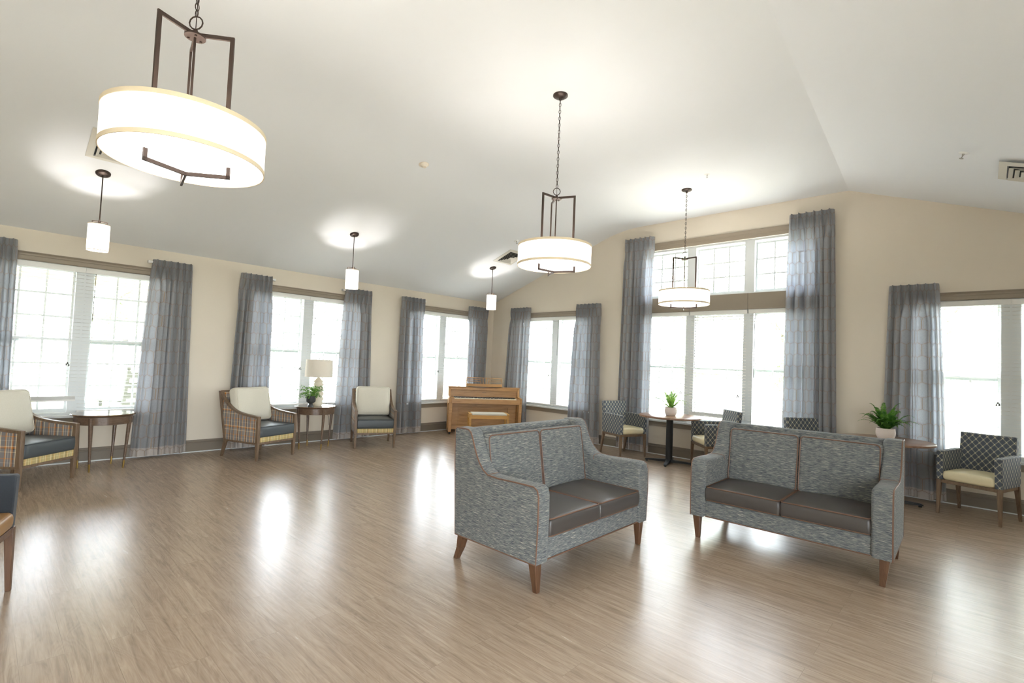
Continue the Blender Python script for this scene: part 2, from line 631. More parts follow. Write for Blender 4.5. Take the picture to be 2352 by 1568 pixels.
    def bar(s, a, b, w, h):
        """rectangular bar from a to b; w horizontal width, h other thickness"""
        a, b = Vector(a), Vector(b)
        t = (b-a).normalized()
        up = Vector((0, 0, 1)) if abs(t.z) < 0.95 else Vector((1, 0, 0))
        x = t.cross(up).normalized()
        y = x.cross(t).normalized()
        vs = []
        for q in (a, b):
            for i, j in ((-1, -1), (1, -1), (1, 1), (-1, 1)):
                vs.append(q+x*i*w/2+y*j*h/2)
        return s.add(vs, [(0, 3, 2, 1), (4, 5, 6, 7), (0, 1, 5, 4), (1, 2, 6, 5), (2, 3, 7, 6), (3, 0, 4, 7)])

    def cushion(s, c, size, r=0.03, crown=0.02, M=None, axis=2, crown2=None):
        """rounded, crowned cushion"""
        half = Vector((size[0]/2, size[1]/2, size[2]/2))
        g = [-1, -0.985, -0.96, -0.92, -0.84, -0.66, -0.33, 0, 0.33, 0.66, 0.84, 0.92, 0.96, 0.985, 1]
        n = len(g)
        oth = [k for k in range(3) if k != axis]

        def pt(p_):
            P = Vector((p_[0]*half[0], p_[1]*half[1], p_[2]*half[2]))
            q = Vector([max(-(half[k]-r), min(half[k]-r, P[k])) for k in range(3)])
            d = P-q
            if d.length > 1e-9:
                P = q+d.normalized()*r
            sgn = P[axis]/half[axis]
            cr = crown if sgn > 0 or crown2 is None else crown2
            P[axis] += sgn*cr*(1-min(1, abs(p_[oth[0]]))**2.2)*(1-min(1, abs(p_[oth[1]]))**2.2)
            for k in oth:      # slight bulge of the borders
                P[k] += 0.25*crown*(P[k]/half[k])*(1-abs(sgn)**2)
            return P+Vector(c)
        idx = {}
        vs, fs = [], []

        def vid(p_):
            key = tuple(round(q, 5) for q in p_)
            if key not in idx:
                idx[key] = len(vs)
                vs.append(pt(p_))
            return idx[key]
        for ax in range(3):
            for sg in (-1, 1):
                o1, o2 = (ax+1) % 3, (ax+2) % 3
                for i in range(n-1):
                    for j in range(n-1):
                        q = []
                        for a_, b_ in ((i, j), (i+1, j), (i+1, j+1), (i, j+1)):
                            p_ = [0, 0, 0]
                            p_[ax] = sg
                            p_[o1] = g[a_]
                            p_[o2] = g[b_]
                            q.append(vid(p_))
                        fs.append(q if sg > 0 else q[::-1])
        return s.add(vs, fs, M)

    def build(s, name, mat, parent=None, bevel=0.0, bseg=2, smooth=True, angle=35, loc=None, boxuv=True):
        me = bpy.data.meshes.new(name)
        me.from_pydata([tuple(q) for q in s.v], [], s.f)
        me.update()
        uvl = me.uv_layers.new(name='UVMap')
        for p_ in me.polygons:
            pre = s.uv.get(p_.index)
            n = p_.normal
            ax = max(range(3), key=lambda k: abs(n[k]))
            for k, li in enumerate(p_.loop_indices):
                if pre:
                    uvl.data[li].uv = pre[k]
                else:
                    co = me.vertices[me.loops[li].vertex_index].co
                    uvl.data[li].uv = (co.y, co.z) if ax == 0 else ((co.x, co.z) if ax == 1 else (co.x, co.y))
        if smooth:
            for p_ in me.polygons:
                p_.use_smooth = True
            me.set_sharp_from_angle(angle=R(angle))
        o = bpy.data.objects.new(name, me)
        COL.objects.link(o)
        if mat is not None:
            me.materials.append(MAT[mat] if isinstance(mat, str) else mat)
        if parent is not None:
            o.parent = parent
        if loc is not None:
            o.location = loc
        if bevel:
            b = o.modifiers.new('bevel', 'BEVEL')
            b.width = bevel
            b.segments = bseg
            b.limit_method = 'ANGLE'
            b.angle_limit = R(35)
            b.harden_normals = False
        return o


def tag(o, label=None, cat=None, group=None, kind=None):
    if label:
        o['label'] = label
    if cat:
        o['category'] = cat
    if group:
        o['group'] = group
    if kind:
        o['kind'] = kind
    return o


def empty(name, loc=(0, 0, 0), rz=0.0, label=None, cat=None, group=None, kind=None):
    o = bpy.data.objects.new(name, None)
    o.empty_display_size = 0.1
    COL.objects.link(o)
    o.location = loc
    o.rotation_euler = (0, 0, rz)
    return tag(o, label, cat, group, kind)


def dup(o, parent=None, loc=None, rz=None, label=None, group=None):
    c = o.copy()
    COL.objects.link(c)
    if parent is not None:
        c.parent = parent
    for ch in list(o.children):
        dup(ch, c)
    if loc is not None:
        c.location = loc
    if rz is not None:
        c.rotation_euler = (0, 0, rz)
    if label:
        c['label'] = label
    if group:
        c['group'] = group
    return c


# ------------------------------------------------------------------ the room
XB = -12.6      # far end of the room behind the camera
YC = -9.80      # wall opposite the wall of three windows
ZE, ZT = 2.71, 3.885
SL = 0.3665


def zc(y):
    """ceiling height"""
    if y > -3.17:
        return ZE - SL*y
    if y > -6.63:
        return ZT
    return ZT + 0.364*(y+6.63)


def crease(x):
    return -6.64 + 0.06*x


# openings: (lo, hi) clear opening; zlo, zhi
ZS, ZH = 0.565, 2.36
WA = [(-7.80, -6.12), (-5.01, -3.33), (-2.23, -0.55)]                 # wall on the left, y = 0
WBs = [(-2.59, -0.91), (-9.01, -7.33)]                                # wall at right, x = 0
WBig = (-6.26, -3.66)
ZBT = 3.445
fl = MB()
fl.bb(XB, 0.0, YC, 0.0, -0.10, 0.0)
floor = fl.build('floor', 'floor', smooth=False)
tag(floor, kind='structure')

TH = 0.20


def wall_cells(cutsa, openings, side, zt):
    """wall built of cells, leaving the openings free"""
    mb = MB()
    cuts = sorted(set(cutsa))
    for a0, a1 in zip(cuts[:-1], cuts[1:]):
        mid = (a0+a1)/2
        ops = sorted([o for o in openings if o[0] < mid < o[1]], key=lambda o: o[2])
        z = -0.1
        spans = []
        for o in ops:
            spans.append((z, o[2], False))
            z = o[3]
        spans.append((z, None, True))
        for z0, z1, top in spans:
            if top:
                t0, t1 = zt(a0), zt(a1)
            else:
                t0 = t1 = z1
            if side == 'C':
                vs = [(a0, YC-TH, z0), (a1, YC-TH, z0), (a1, YC, z0), (a0, YC, z0), (a0, YC-TH, t0), (a1, YC-TH, t1), (a1, YC, t1), (a0, YC, t0)]
            elif side == 'A':
                vs = [(a0, 0, z0), (a1, 0, z0), (a1, TH, z0), (a0, TH, z0), (a0, 0, t0), (a1, 0, t1), (a1, TH, t1), (a0, TH, t0)]
            else:
                vs = [(0, a0, z0), (0, a1, z0), (TH, a1, z0), (TH, a0, z0), (0, a0, t0), (0, a1, t1), (TH, a1, t1), (TH, a0, t0)]
            mb.add(vs, [(0, 3, 2, 1), (4, 5, 6, 7), (0, 1, 5, 4), (1, 2, 6, 5), (2, 3, 7, 6), (3, 0, 4, 7)])
    return mb


ops = [(a, b, ZS, ZH) for a, b in WA]
wa = wall_cells([XB, 0.0] + [q for o in ops for q in o[:2]], ops, 'A', lambda a: ZE+0.02)
tag(wa.build('wall_left', 'wall', smooth=False), kind='structure')
ops = [(a, b, ZS, ZH) for a, b in WBs] + [(WBig[0], WBig[1], ZS, ZH), (WBig[0], WBig[1], 2.585, ZBT)]
wb_ = wall_cells([YC, 0.2, -3.17, -6.64] + [q for o in ops for q in o[:2]], ops, 'B', lambda a: zc(min(a, 0))+0.03)
tag(wb_.build('wall_right', 'wall', smooth=False), kind='structure')
WC_ADDED = [(-8.4, -6.0), (-11.6, -9.2)]  # unseen openings, added to let more daylight into the room
ops = [(a, b, 0.10, ZH) for a, b in WC_ADDED]
wc_ = wall_cells([XB-0.2, 0.2] + [q for o in ops for q in o[:2]], ops, 'C', lambda a: ZE+0.02)
tag(wc_.build('wall_near', 'wall', smooth=False), kind='structure')
w = MB()
w.bb(XB-0.2, XB, YC-0.2, 0.2, -0.1, 2.45)
w.prism([(YC-0.2, 2.45), (0.2, 2.45), (0.2, ZE), (-3.17, ZT+0.03), (-7.4, ZT+0.03), (YC-0.2, ZE)], 0, XB-0.2, XB)
tag(w.build('wall_back', 'wall', smooth=False), kind='structure')

# ceiling: sloped - flat - sloped, one shell
ce = MB()
xs = [0.2, -2, -4, -6, -8, -10, XB-0.2]
for x0, x1 in zip(xs[:-1], xs[1:]):
    for lo in (0, 1):
        pass
    rows = []
    for x in (x0, x1):
        c2 = crease(x)
        bend = [(x, -2.75+0.0-0.84*t, (ZE+SL*2.75)*(1-t)**2+2*t*(1-t)*(ZT-0.012)+t*t*(ZT-0.006)) for t in [k/8 for k in range(9)]]
        rows.append([(x, 0.2, ZE-SL*0.2)] + bend + [(x, c2, ZT), (x, YC-0.2, ZT-0.364*(-(YC-0.2)-6.64))])
    n_ = len(rows[0])
    vs = rows[0]+rows[1]
    vs = vs+[(p_[0], p_[1], p_[2]+0.12) for p_ in vs]
    fs = []
    for k in range(n_-1):
        fs.append((k, k+1, n_+k+1, n_+k))
        fs.append((2*n_+k, 3*n_+k, 3*n_+k+1, 2*n_+k+1))
    fs += [(0, n_, 3*n_, 2*n_), (n_-1, 3*n_-1, 4*n_-1, 2*n_-1)]
    ce.add(vs, fs)
tag(ce.build('ceiling', 'ceiling', angle=12), kind='structure')

# baseboards with a moulded cap and a thin white shoe line
def board(name, side, a0, a1):
    prof = [(0.0, 0.0), (0.016, 0.0), (0.016, 0.118), (0.022, 0.122), (0.022, 0.130), (0.012, 0.140), (0.012, 0.148), (0.007, 0.162), (0.0, 0.166)]
    b = MB()
    if side == 'A':
        b.prism([(-q[0], q[1]) for q in prof], 0, a0, a1)
    elif side == 'B':
        b.prism([(-q[0], q[1]) for q in prof], 1, a0, a1)
    elif side == 'C':
        b.prism([(YC+q[0], q[1]) for q in prof], 0, a0, a1)
    o = tag(b.build(name, 'taupe_dark', smooth=False), kind='structure')
    s_ = MB()
    if side == 'A':
        s_.bb(a0, a1, -0.024, -0.016, 0, 0.012)
    elif side == 'B':
        s_.bb(-0.024, -0.016, a0, a1, 0, 0.012)
    else:
        s_.bb(a0, a1, YC+0.016, YC+0.024, 0, 0.012)
    s_.build('shoe_strip', 'white_trim', o, smooth=False)['label'] = 'thin white strip at the floor'


board('baseboard_left', 'A', XB, -0.024)
board('baseboard_right', 'B', YC, -0.024)
board('baseboard_near', 'C', XB, -0.1)


# ------------------------------------------------------------------ windows
def W(side, a, d, z):
    """a along the wall, d depth into the room (negative = towards outside)"""
    if side == 'C':
        return (a, YC+d, z)
    return (a, -d, z) if side == 'A' else (-d, a, z)


def wbox(mb, side, a0, a1, d0, d1, z0, z1):
    p0, p1 = W(side, a0, d0, z0), W(side, a1, d1, z1)
    return mb.bb(min(p0[0], p1[0]), max(p0[0], p1[0]), min(p0[1], p1[1]), max(p0[1], p1[1]), z0, z1)


def make_window(name, side, a0, a1, units, z0, z1, double=True, rows=3, parent=None):
    """units: list of (lo, hi, cols) glass extents along the wall"""
    root = parent or empty(name, W(side, (a0+a1)/2, 0, z0), kind='structure')
    off = Vector(root.location)

    def fin(mb, nm, mat, par=root, **k):
        mb.v = [q-off for q in mb.v]
        return mb.build(nm, mat, par, **k)
    fr = MB()
    # frame lining the opening
    gz0, gz1 = z0+0.045, z1-0.045
    wbox(fr, side, a0, a1, -0.19, -0.03, z0, z0+0.03)
    wbox(fr, side, a0, a1, -0.19, -0.03, z1-0.03, z1)
    ed = [a0] + [q for u_ in units for q in u_[:2]] + [a1]
    for k in range(0, len(ed), 2):
        wbox(fr, side, ed[k], ed[k+1], -0.19, -0.03, z0+0.03, z1-0.03)
    fin(fr, 'window_frame', 'white_trim', smooth=False)
    for lo, hi, cols in units:
        zs = [(gz0, (gz0+gz1)/2+0.02, -0.10), ((gz0+gz1)/2-0.02, gz1, -0.13)] if double else [(gz0, gz1, -0.11)]
        for zz0, zz1, d in zs:
            s_ = MB()
            st = 0.022
            wbox(s_, side, lo-0.015, lo+st, d-0.025, d, zz0-0.015, zz1)
            wbox(s_, side, hi-st, hi+0.015, d-0.025, d, zz0-0.015, zz1)
            wbox(s_, side, lo+st, hi-st, d-0.025, d, zz0-0.015, zz0+st+0.006)
            wbox(s_, side, lo+st, hi-st, d-0.025, d, zz1-st-0.006, zz1)
            g0, g1 = lo+st, hi-st
            h0, h1 = zz0+st+0.006, zz1-st-0.006
            nr = rows
            for c_ in range(1, cols):
                q = g0+(g1-g0)*c_/cols
                wbox(s_, side, q-0.010, q+0.010, d-0.022, d-0.004, h0, h1)
            for r_ in range(1, nr):
                q = h0+(h1-h0)*r_/nr
                wbox(s_, side, g0, g1, d-0.021, d-0.005, q-0.010, q+0.010)
            sash = fin(s_, 'sash', 'white_trim', smooth=False)
            g_ = MB()
            wbox(g_, side, g0, g1, d-0.0145, d-0.0115, h0, h1)
            fin(g_, 'glass_pane', 'glass', sash, smooth=False)
    if double:
        lk = MB()
        for lo, hi, cols in units:
            zz = (gz0+gz1)/2+0.02
            wbox(lk, side, (lo+hi)/2-0.03, (lo+hi)/2+0.03, -0.10, -0.075, zz, zz+0.02)
        fin(lk, 'sash_lock', 'white_plastic', bevel=0.004)
    return root, fin


def header(side, a0, a1, z0, z1, root, fin, d=0.022):
    prof = [(0, z0), (d*0.6, z0), (d*0.8, z0+0.012), (d*0.8, z0+0.05), (d, z0+0.056), (d, z0+0.075), (d*1.5, z1-0.006), (d*1.5, z1), (0, z1)]
    b = MB()
    b.prism([(-q[0], q[1]) for q in prof], 0 if side == 'A' else 1, a0, a1)
    fin(b, 'header_casing', 'taupe', smooth=False)


def std_window(name, side, c):
    gw, mh = 0.735, 0.08
    a0, a1 = c-0.84, c+0.84
    units = [(c-mh-gw, c-mh, 3), (c+mh, c+mh+gw, 3)]
    root, fin = make_window(name, side, a0, a1, units, ZS+0.005, ZH-0.0)
    header(side, a0-0.075, a1+0.075, ZH-0.005, 2.452, root, fin)
    b = MB()
    for q0, q1 in ((a0-0.075, a0), (a1, a1+0.075)):
        wbox(b, side, q0, q1, 0, 0.018, ZS, ZH-0.005)
    fin(b, 'side_casing', 'taupe', smooth=False)
    b = MB()
    wbox(b, side, a0-0.09, a1+0.09, -0.0, 0.055, ZS-0.022, ZS+0.006)
    wbox(b, side, a0, a1, -0.10, 0.0, ZS-0.0, ZS+0.006)
    fin(b, 'sill', 'white_trim', bevel=0.004)
    b = MB()
    wbox(b, side, a0-0.07, a1+0.07, 0, 0.018, ZS-0.10, ZS-0.022)
    fin(b, 'apron', 'taupe', smooth=False)
    return units


def blind(side, lo, hi, z0, z1, label, wand=0.9, group=None, tilt=0.0, tassel=None):
    c = (lo+hi)/2
    root = empty('window_blind', W(side, c, -0.04, z1), label=label, cat='blind')
    off = Vector(root.location)

    def fin(mb, nm, mat, par=root, **k):
        mb.v = [q-off for q in mb.v]
        return mb.build(nm, mat, par, **k)
    h = MB()
    wbox(h, side, lo, hi, -0.065, -0.005, z1-0.045, z1)
    wbox(h, side, lo-0.004, hi+0.004, -0.005, 0.004, z1-0.06, z1+0.002)
    fin(h, 'headrail', 'blind', smooth=False)
    s_ = MB()
    z = z1-0.085
    sp_ = 0.0445
    rnd = random.Random(int(c*1000))
    while z > z0+0.03:
        dz = 0.003*math.sin(z*9)
        d0, d1 = -0.060, -0.012
        for q in (0,):
            t = 0.0028
            a, b = lo+0.006, hi-0.006
            ps = [W(side, a, d0, z-t-dz+tilt), W(side, b, d0, z-t-dz+tilt), W(side, b, d1, z-t-tilt), W(side, a, d1, z-t-tilt),
                  W(side, a, d0, z-dz+tilt), W(side, b, d0, z-dz+tilt), W(side, b, d1, z-tilt), W(side, a, d1, z-tilt)]
            s_.add(ps, [(0, 3, 2, 1), (4, 5, 6, 7), (0, 1, 5, 4), (1, 2, 6, 5), (2, 3, 7, 6), (3, 0, 4, 7)])
        z -= sp_
    fin(s_, 'slats', 'blind', smooth=False)
    b = MB()
    wbox(b, side, lo+0.004, hi-0.004, -0.062, -0.010, z0, z0+0.022)
    if z0 > ZS+0.08:       # raised blind: stacked slats above the rail
        for k in range(9):
            wbox(b, side, lo+0.006, hi-0.006, -0.061, -0.011, z0+0.024+k*0.0042, z0+0.027+k*0.0042)
    fin(b, 'bottom_rail', 'blind', smooth=False)
    l = MB()
    for q in (lo+0.10, hi-0.10):
        for d in (-0.062, -0.010):
            wbox(l, side, q-0.0012, q+0.0012, d-0.001, d+0.001, z0+0.02, z1-0.04)
    fin(l, 'ladder_cords', 'blind', smooth=False)
    sg = 1 if side == 'A' else -1
    first = lo if side == 'A' else hi
    if wand:
        wn_ = MB()
        p0, p1 = W(side, first+sg*0.09, 0.012, z1-0.06), W(side, first+sg*0.085, 0.014, z1-0.06-wand)
        wn_.tube([p0, p1], 0.0035, 6)
        fin(wn_, 'tilt_wand', 'cord', smooth=False)
    last = hi if side == 'A' else lo
    ln = tassel or 1.15
    cd = MB()
    q = last-sg*0.10
    cd.tube([W(side, q, 0.010, z1-0.05), W(side, q, 0.012, z1-ln)], 0.0016, 5)
    o = fin(cd, 'pull_cord', 'blind', smooth=False)
    ts = MB()
    zz = z1-ln
    for dx, dz in ((-0.012, -0.006), (0.012, -0.010), (0.0, 0.012)):
        P = W(side, q+dx, 0.012, zz-0.02+dz)
        ts.lathe([(0.002, 0.014), (0.006, 0.006), (0.008, -0.008), (0.002, -0.012)][::-1], 8, P)
    fin(ts, 'tassel', 'cord', o)
    return root


NM = ['leftmost window', 'middle window behind the table lamp', 'window left of the piano']
CA = [-6.96, -4.17, -1.39]
for i, c in enumerate(CA):
    u_ = std_window('window_%d' % (i+1), 'A', c)
    for k, (lo, hi, n) in enumerate(u_):
        side_ = ('left', 'right')[k]
        z0 = 0.735 if (i == 0 and k == 0) else 0.600
        lab = 'white slatted blind over the %s half of the %s' % (side_, NM[i])
        if i == 0 and k == 0:
            lab = 'white slatted blind raised slightly above the sill, left half of the leftmost window'
        blind('A', lo-0.045 if k == 0 else lo-0.075, hi+0.075 if k == 0 else hi+0.045, z0, ZH-0.012, lab, wand=0.62 if k == 1 else 0.0)
CB = [-1.75, -8.17]
NB = ['window right of the piano', 'rightmost window behind the grey chair']
for i, c in enumerate(CB):
    u_ = std_window('window_%d' % (i+4), 'B', c)
    for k, (lo, hi, n) in enumerate(u_):
        side_ = ('right', 'left')[k]
        if i == 0 or side_ == 'left' or True:
            blind('B', lo-0.045 if k == 0 else lo-0.075, hi+0.075 if k == 0 else hi+0.045, 0.600, ZH-0.012,
                  'white slatted blind over the %s half of the %s' % (side_, NB[i]), wand=0.0 if i else 0.7)

# the tall window group: three double-hung units with a three-part transom above
c = -4.945
units = [(-6.205, -5.465, 3), (-5.325, -4.575, 3), (-4.435, -3.695, 3)]
root6, fin6 = make_window('window_6', 'B', WBig[0], WBig[1], units, ZS+0.005, ZH)
make_window('window_6', 'B', WBig[0], WBig[1], units, 2.585, ZBT-0.03, double=False, parent=root6)
header('B', WBig[0]-0.08, WBig[1]+0.08, ZBT-0.03, 3.535, root6, fin6)
b = MB()
for q0, q1 in ((WBig[0]-0.08, WBig[0]), (WBig[1], WBig[1]+0.08)):
    wbox(b, 'B', q0, q1, 0, 0.018, ZS, ZBT-0.03)
fin6(b, 'side_casing', 'taupe', smooth=False)
b = MB()
for q0, q1 in ((WBig[0], -5.397), (-5.393, -4.507), (-4.503, WBig[1])):
    wbox(b, 'B', q0, q1, -0.002, 0.018, 2.352, 2.592)
fin6(b, 'spandrel_panel', 'taupe', smooth=False)
b = MB()
wbox(b, 'B', WBig[0]-0.09, WBig[1]+0.09, 0.0, 0.055, ZS-0.022, ZS+0.006)
wbox(b, 'B', WBig[0], WBig[1], -0.10, 0.0, ZS, ZS+0.006)
fin6(b, 'sill', 'white_trim', bevel=0.004)
b = MB()
wbox(b, 'B', WBig[0]-0.07, WBig[1]+0.07, 0, 0.018, ZS-0.10, ZS-0.022)
fin6(b, 'apron', 'taupe', smooth=False)
for (lo, hi, n), nm, wd, ti, z0 in zip(units, ('right', 'middle', 'left'), (0.95, 0.85, 0.0), (0.0, 0.012, 0.004), (0.60, 0.60, 0.60)):
    blind('B', lo-0.055, hi+0.055, z0 if nm != 'middle' else 0.70, ZH-0.012, 'white slatted blind over the %s part of the tall window' % nm, wand=wd, tilt=ti,
          tassel=1.28)

for i, (a0, a1) in enumerate(WC_ADDED):      # unseen windows, added to the near wall to supply daylight
    c = (a0+a1)/2
    make_window('window_%d' % (7+i), 'C', a0, a1, [(a0+0.04, c-0.06, 3), (c+0.06, a1-0.04, 3)], 0.105, ZH)
    portal('portal', (c, YC-0.16, 1.23), (R(90), 0, 0), a1-a0, 2.2)
for i, c in enumerate(CA):
    portal('portal', (c, 0.16, 1.46), (R(-90), 0, 0), 1.68, 1.80)
for i, c in enumerate(CB):
    portal('portal', (0.16, c, 1.46), (R(90), 0, R(90)), 1.68, 1.80)
portal('portal', (0.16, -4.96, 1.46), (R(90), 0, R(90)), 2.6, 1.80)
portal('portal', (0.16, -4.96, 3.0), (R(90), 0, R(90)), 2.6, 0.84)


# ------------------------------------------------------------------ curtains
def curtain(side, t0, t1, b0, b1, ztop, label, seed, zbot=0.025, group=None, bracket=0):
    """t0..t1 extent along the wall at the top, b0..b1 at the bottom"""
    rnd = random.Random(seed)
    NP = 6
    N = 168
    zr = [0, 0.015, 0.04, 0.07, 0.09, 0.11, 0.14, 0.18, 0.24, 0.32, 0.45, 0.62, 0.8, 1.0, 1.2, 1.4, 1.6, 1.8, 2.0, 2.2]
    Hh = ztop-zbot
    zr = [q for q in zr if q < Hh-0.12]
    k = 2.4
    while k < Hh-0.12:
        if k > zr[-1]+0.1:
            zr.append(k)
        k += 0.2
    zr += [Hh-0.10, Hh-0.05, Hh]
    ph = [rnd.uniform(-0.10, 0.10) for _ in range(NP+1)]
    amp = [rnd.uniform(0.45, 1.5) for _ in range(NP+1)]
    lean = [rnd.uniform(-1, 1) for _ in range(NP+1)]
    dc = 0.095
    mb = MB()
    vs, uvp = [], []
    for h in zr:
        z = ztop-h
        f = h/Hh
        e = f**0.7
        lo = t0+(b0-t0)*e
        hi = t1+(b1-t1)*e
        blend = min(1.0, max(0.0, (h-0.07)/0.35))
        for i in range(N+1):
            s_ = i/N
            q = s_*NP
            k0 = min(int(q), NP-1)
            fr_ = q-k0
            # below the header the folds wander and differ in depth
            q2 = q + blend*(0.42*math.sin(2*PI*s_+seed*1.7)+0.22*math.sin(4*PI*s_+seed*0.9))
            kk = max(0, min(int(q2), NP-1))
            f2 = min(1.0, max(0.0, q2-kk))
            A = amp[kk]*(1-f2)+amp[kk+1]*f2
            L = lean[kk]*(1-f2)+lean[kk+1]*f2
            w_ = math.cos(2*PI*(q2-0.5))
            w_ = math.copysign(abs(w_)**0.75, w_)
            fold = 0.046*A*w_*(0.75+0.25*f) + 0.006*math.sin(2*PI*(q*2.3+seed)+f*3)*f
            dq = abs(fr_-0.5)
            pin = 0.060*max(0, 1-dq/0.10)**0.8 + 0.010*max(0, 1-abs(dq-0.13)/0.03) - 0.010*math.cos(2*PI*fr_)*0.8
            d = dc + pin*(1-blend) + fold*blend
            flare = 1.0+0.0*f
            a = lo+(hi-lo)*s_ + (0.026*L+0.010)*blend*math.sin(2*PI*(q2-0.5))*min(1, 6*s_, 6*(1-s_))
            # returns to the wall at the two side edges
            if i < 3:
                d -= (3-i)*0.012
            if i > N-3:
                d -= (i-(N-3))*0.012
            vs.append(W(side, a, max(d, 0.030), z))
            uvp.append((s_*1.12, z-zbot))
    n1 = N+1
    fs, uvs = [], []
    for r_ in range(len(zr)-1):
        for i in range(N):
            q = (r_*n1+i, r_*n1+i+1, (r_+1)*n1+i+1, (r_+1)*n1+i)
            if side == 'A':
                q = q[::-1]
            fs.append(q)
            uvs.append([uvp[k] for k in q])
    base = W(side, (t0+t1)/2, dc, 0)
    root = empty('curtain', base, label=label, cat='curtain')
    off = Vector(base)
    mb.add([Vector(q)-off for q in vs], fs, None, uvs)
    mb.build('curtain_panel', 'curtain', root, angle=80)
    rod = MB()
    e0, e1 = min(t0, t1)+0.01, max(t0, t1)-0.01
    if bracket == 1:
        e1 += 0.06
    if bracket == -1:
        e0 -= 0.06
    wbox(rod, side, e0, e1, 0.050, 0.068, ztop-0.045, ztop-0.020)
    wbox(rod, side, (e1-0.03) if bracket >= 0 else e0, e1 if bracket >= 0 else e0+0.03, 0.0, 0.066, ztop-0.05, ztop-0.018)
    rod.v = [q-off for q in rod.v]
    rod.build('traverse_rod', 'white_plastic', root, smooth=False)
    return root


curtain('A', -8.02, -7.567, -8.07, -7.53, 2.56, 'grey hexagon curtain at the left edge of the leftmost window', 1)
curtain('A', -6.31, -5.86, -6.41, -5.79, 2.565, 'grey hexagon curtain on the right of the leftmost window, beside the bare side table', 2, bracket=-1)
curtain('A', -5.24, -4.80, -5.32, -4.76, 2.56, 'grey hexagon curtain left of the middle window, behind the plaid armchair', 3, bracket=1)
curtain('A', -3.59, -3.11, -3.67, -3.00, 2.56, 'grey hexagon curtain right of the table lamp', 4, bracket=-1)
curtain('A', -2.46, -1.96, -2.46, -1.88, 2.56, 'grey hexagon curtain left of the piano with its lighter hem on show', 5, bracket=1)
curtain('A', -0.79, -0.26, -0.80, -0.30, 2.56, 'grey hexagon curtain beside the room corner, behind the piano', 6)
curtain('B', -1.15, -0.64, -1.13, -0.52, 2.56, 'grey hexagon curtain just right of the room corner, above the piano end', 7, bracket=1)
curtain('B', -2.85, -2.34, -2.93, -2.22, 2.56, 'grey hexagon curtain right of the window beside the piano, reaching down near a patterned chair', 8)
curtain('B', -3.885, -3.33, -3.89, -3.28, 3.648, 'tall grey hexagon curtain on the left of the high window', 9)
curtain('B', -6.49, -5.945, -6.56, -5.90, 3.648, 'tall grey hexagon curtain on the right of the high window', 10)
curtain('B', -7.563, -7.09, -7.64, -7.02, 2.56, 'grey hexagon curtain by the rightmost window, behind the potted fern', 11)


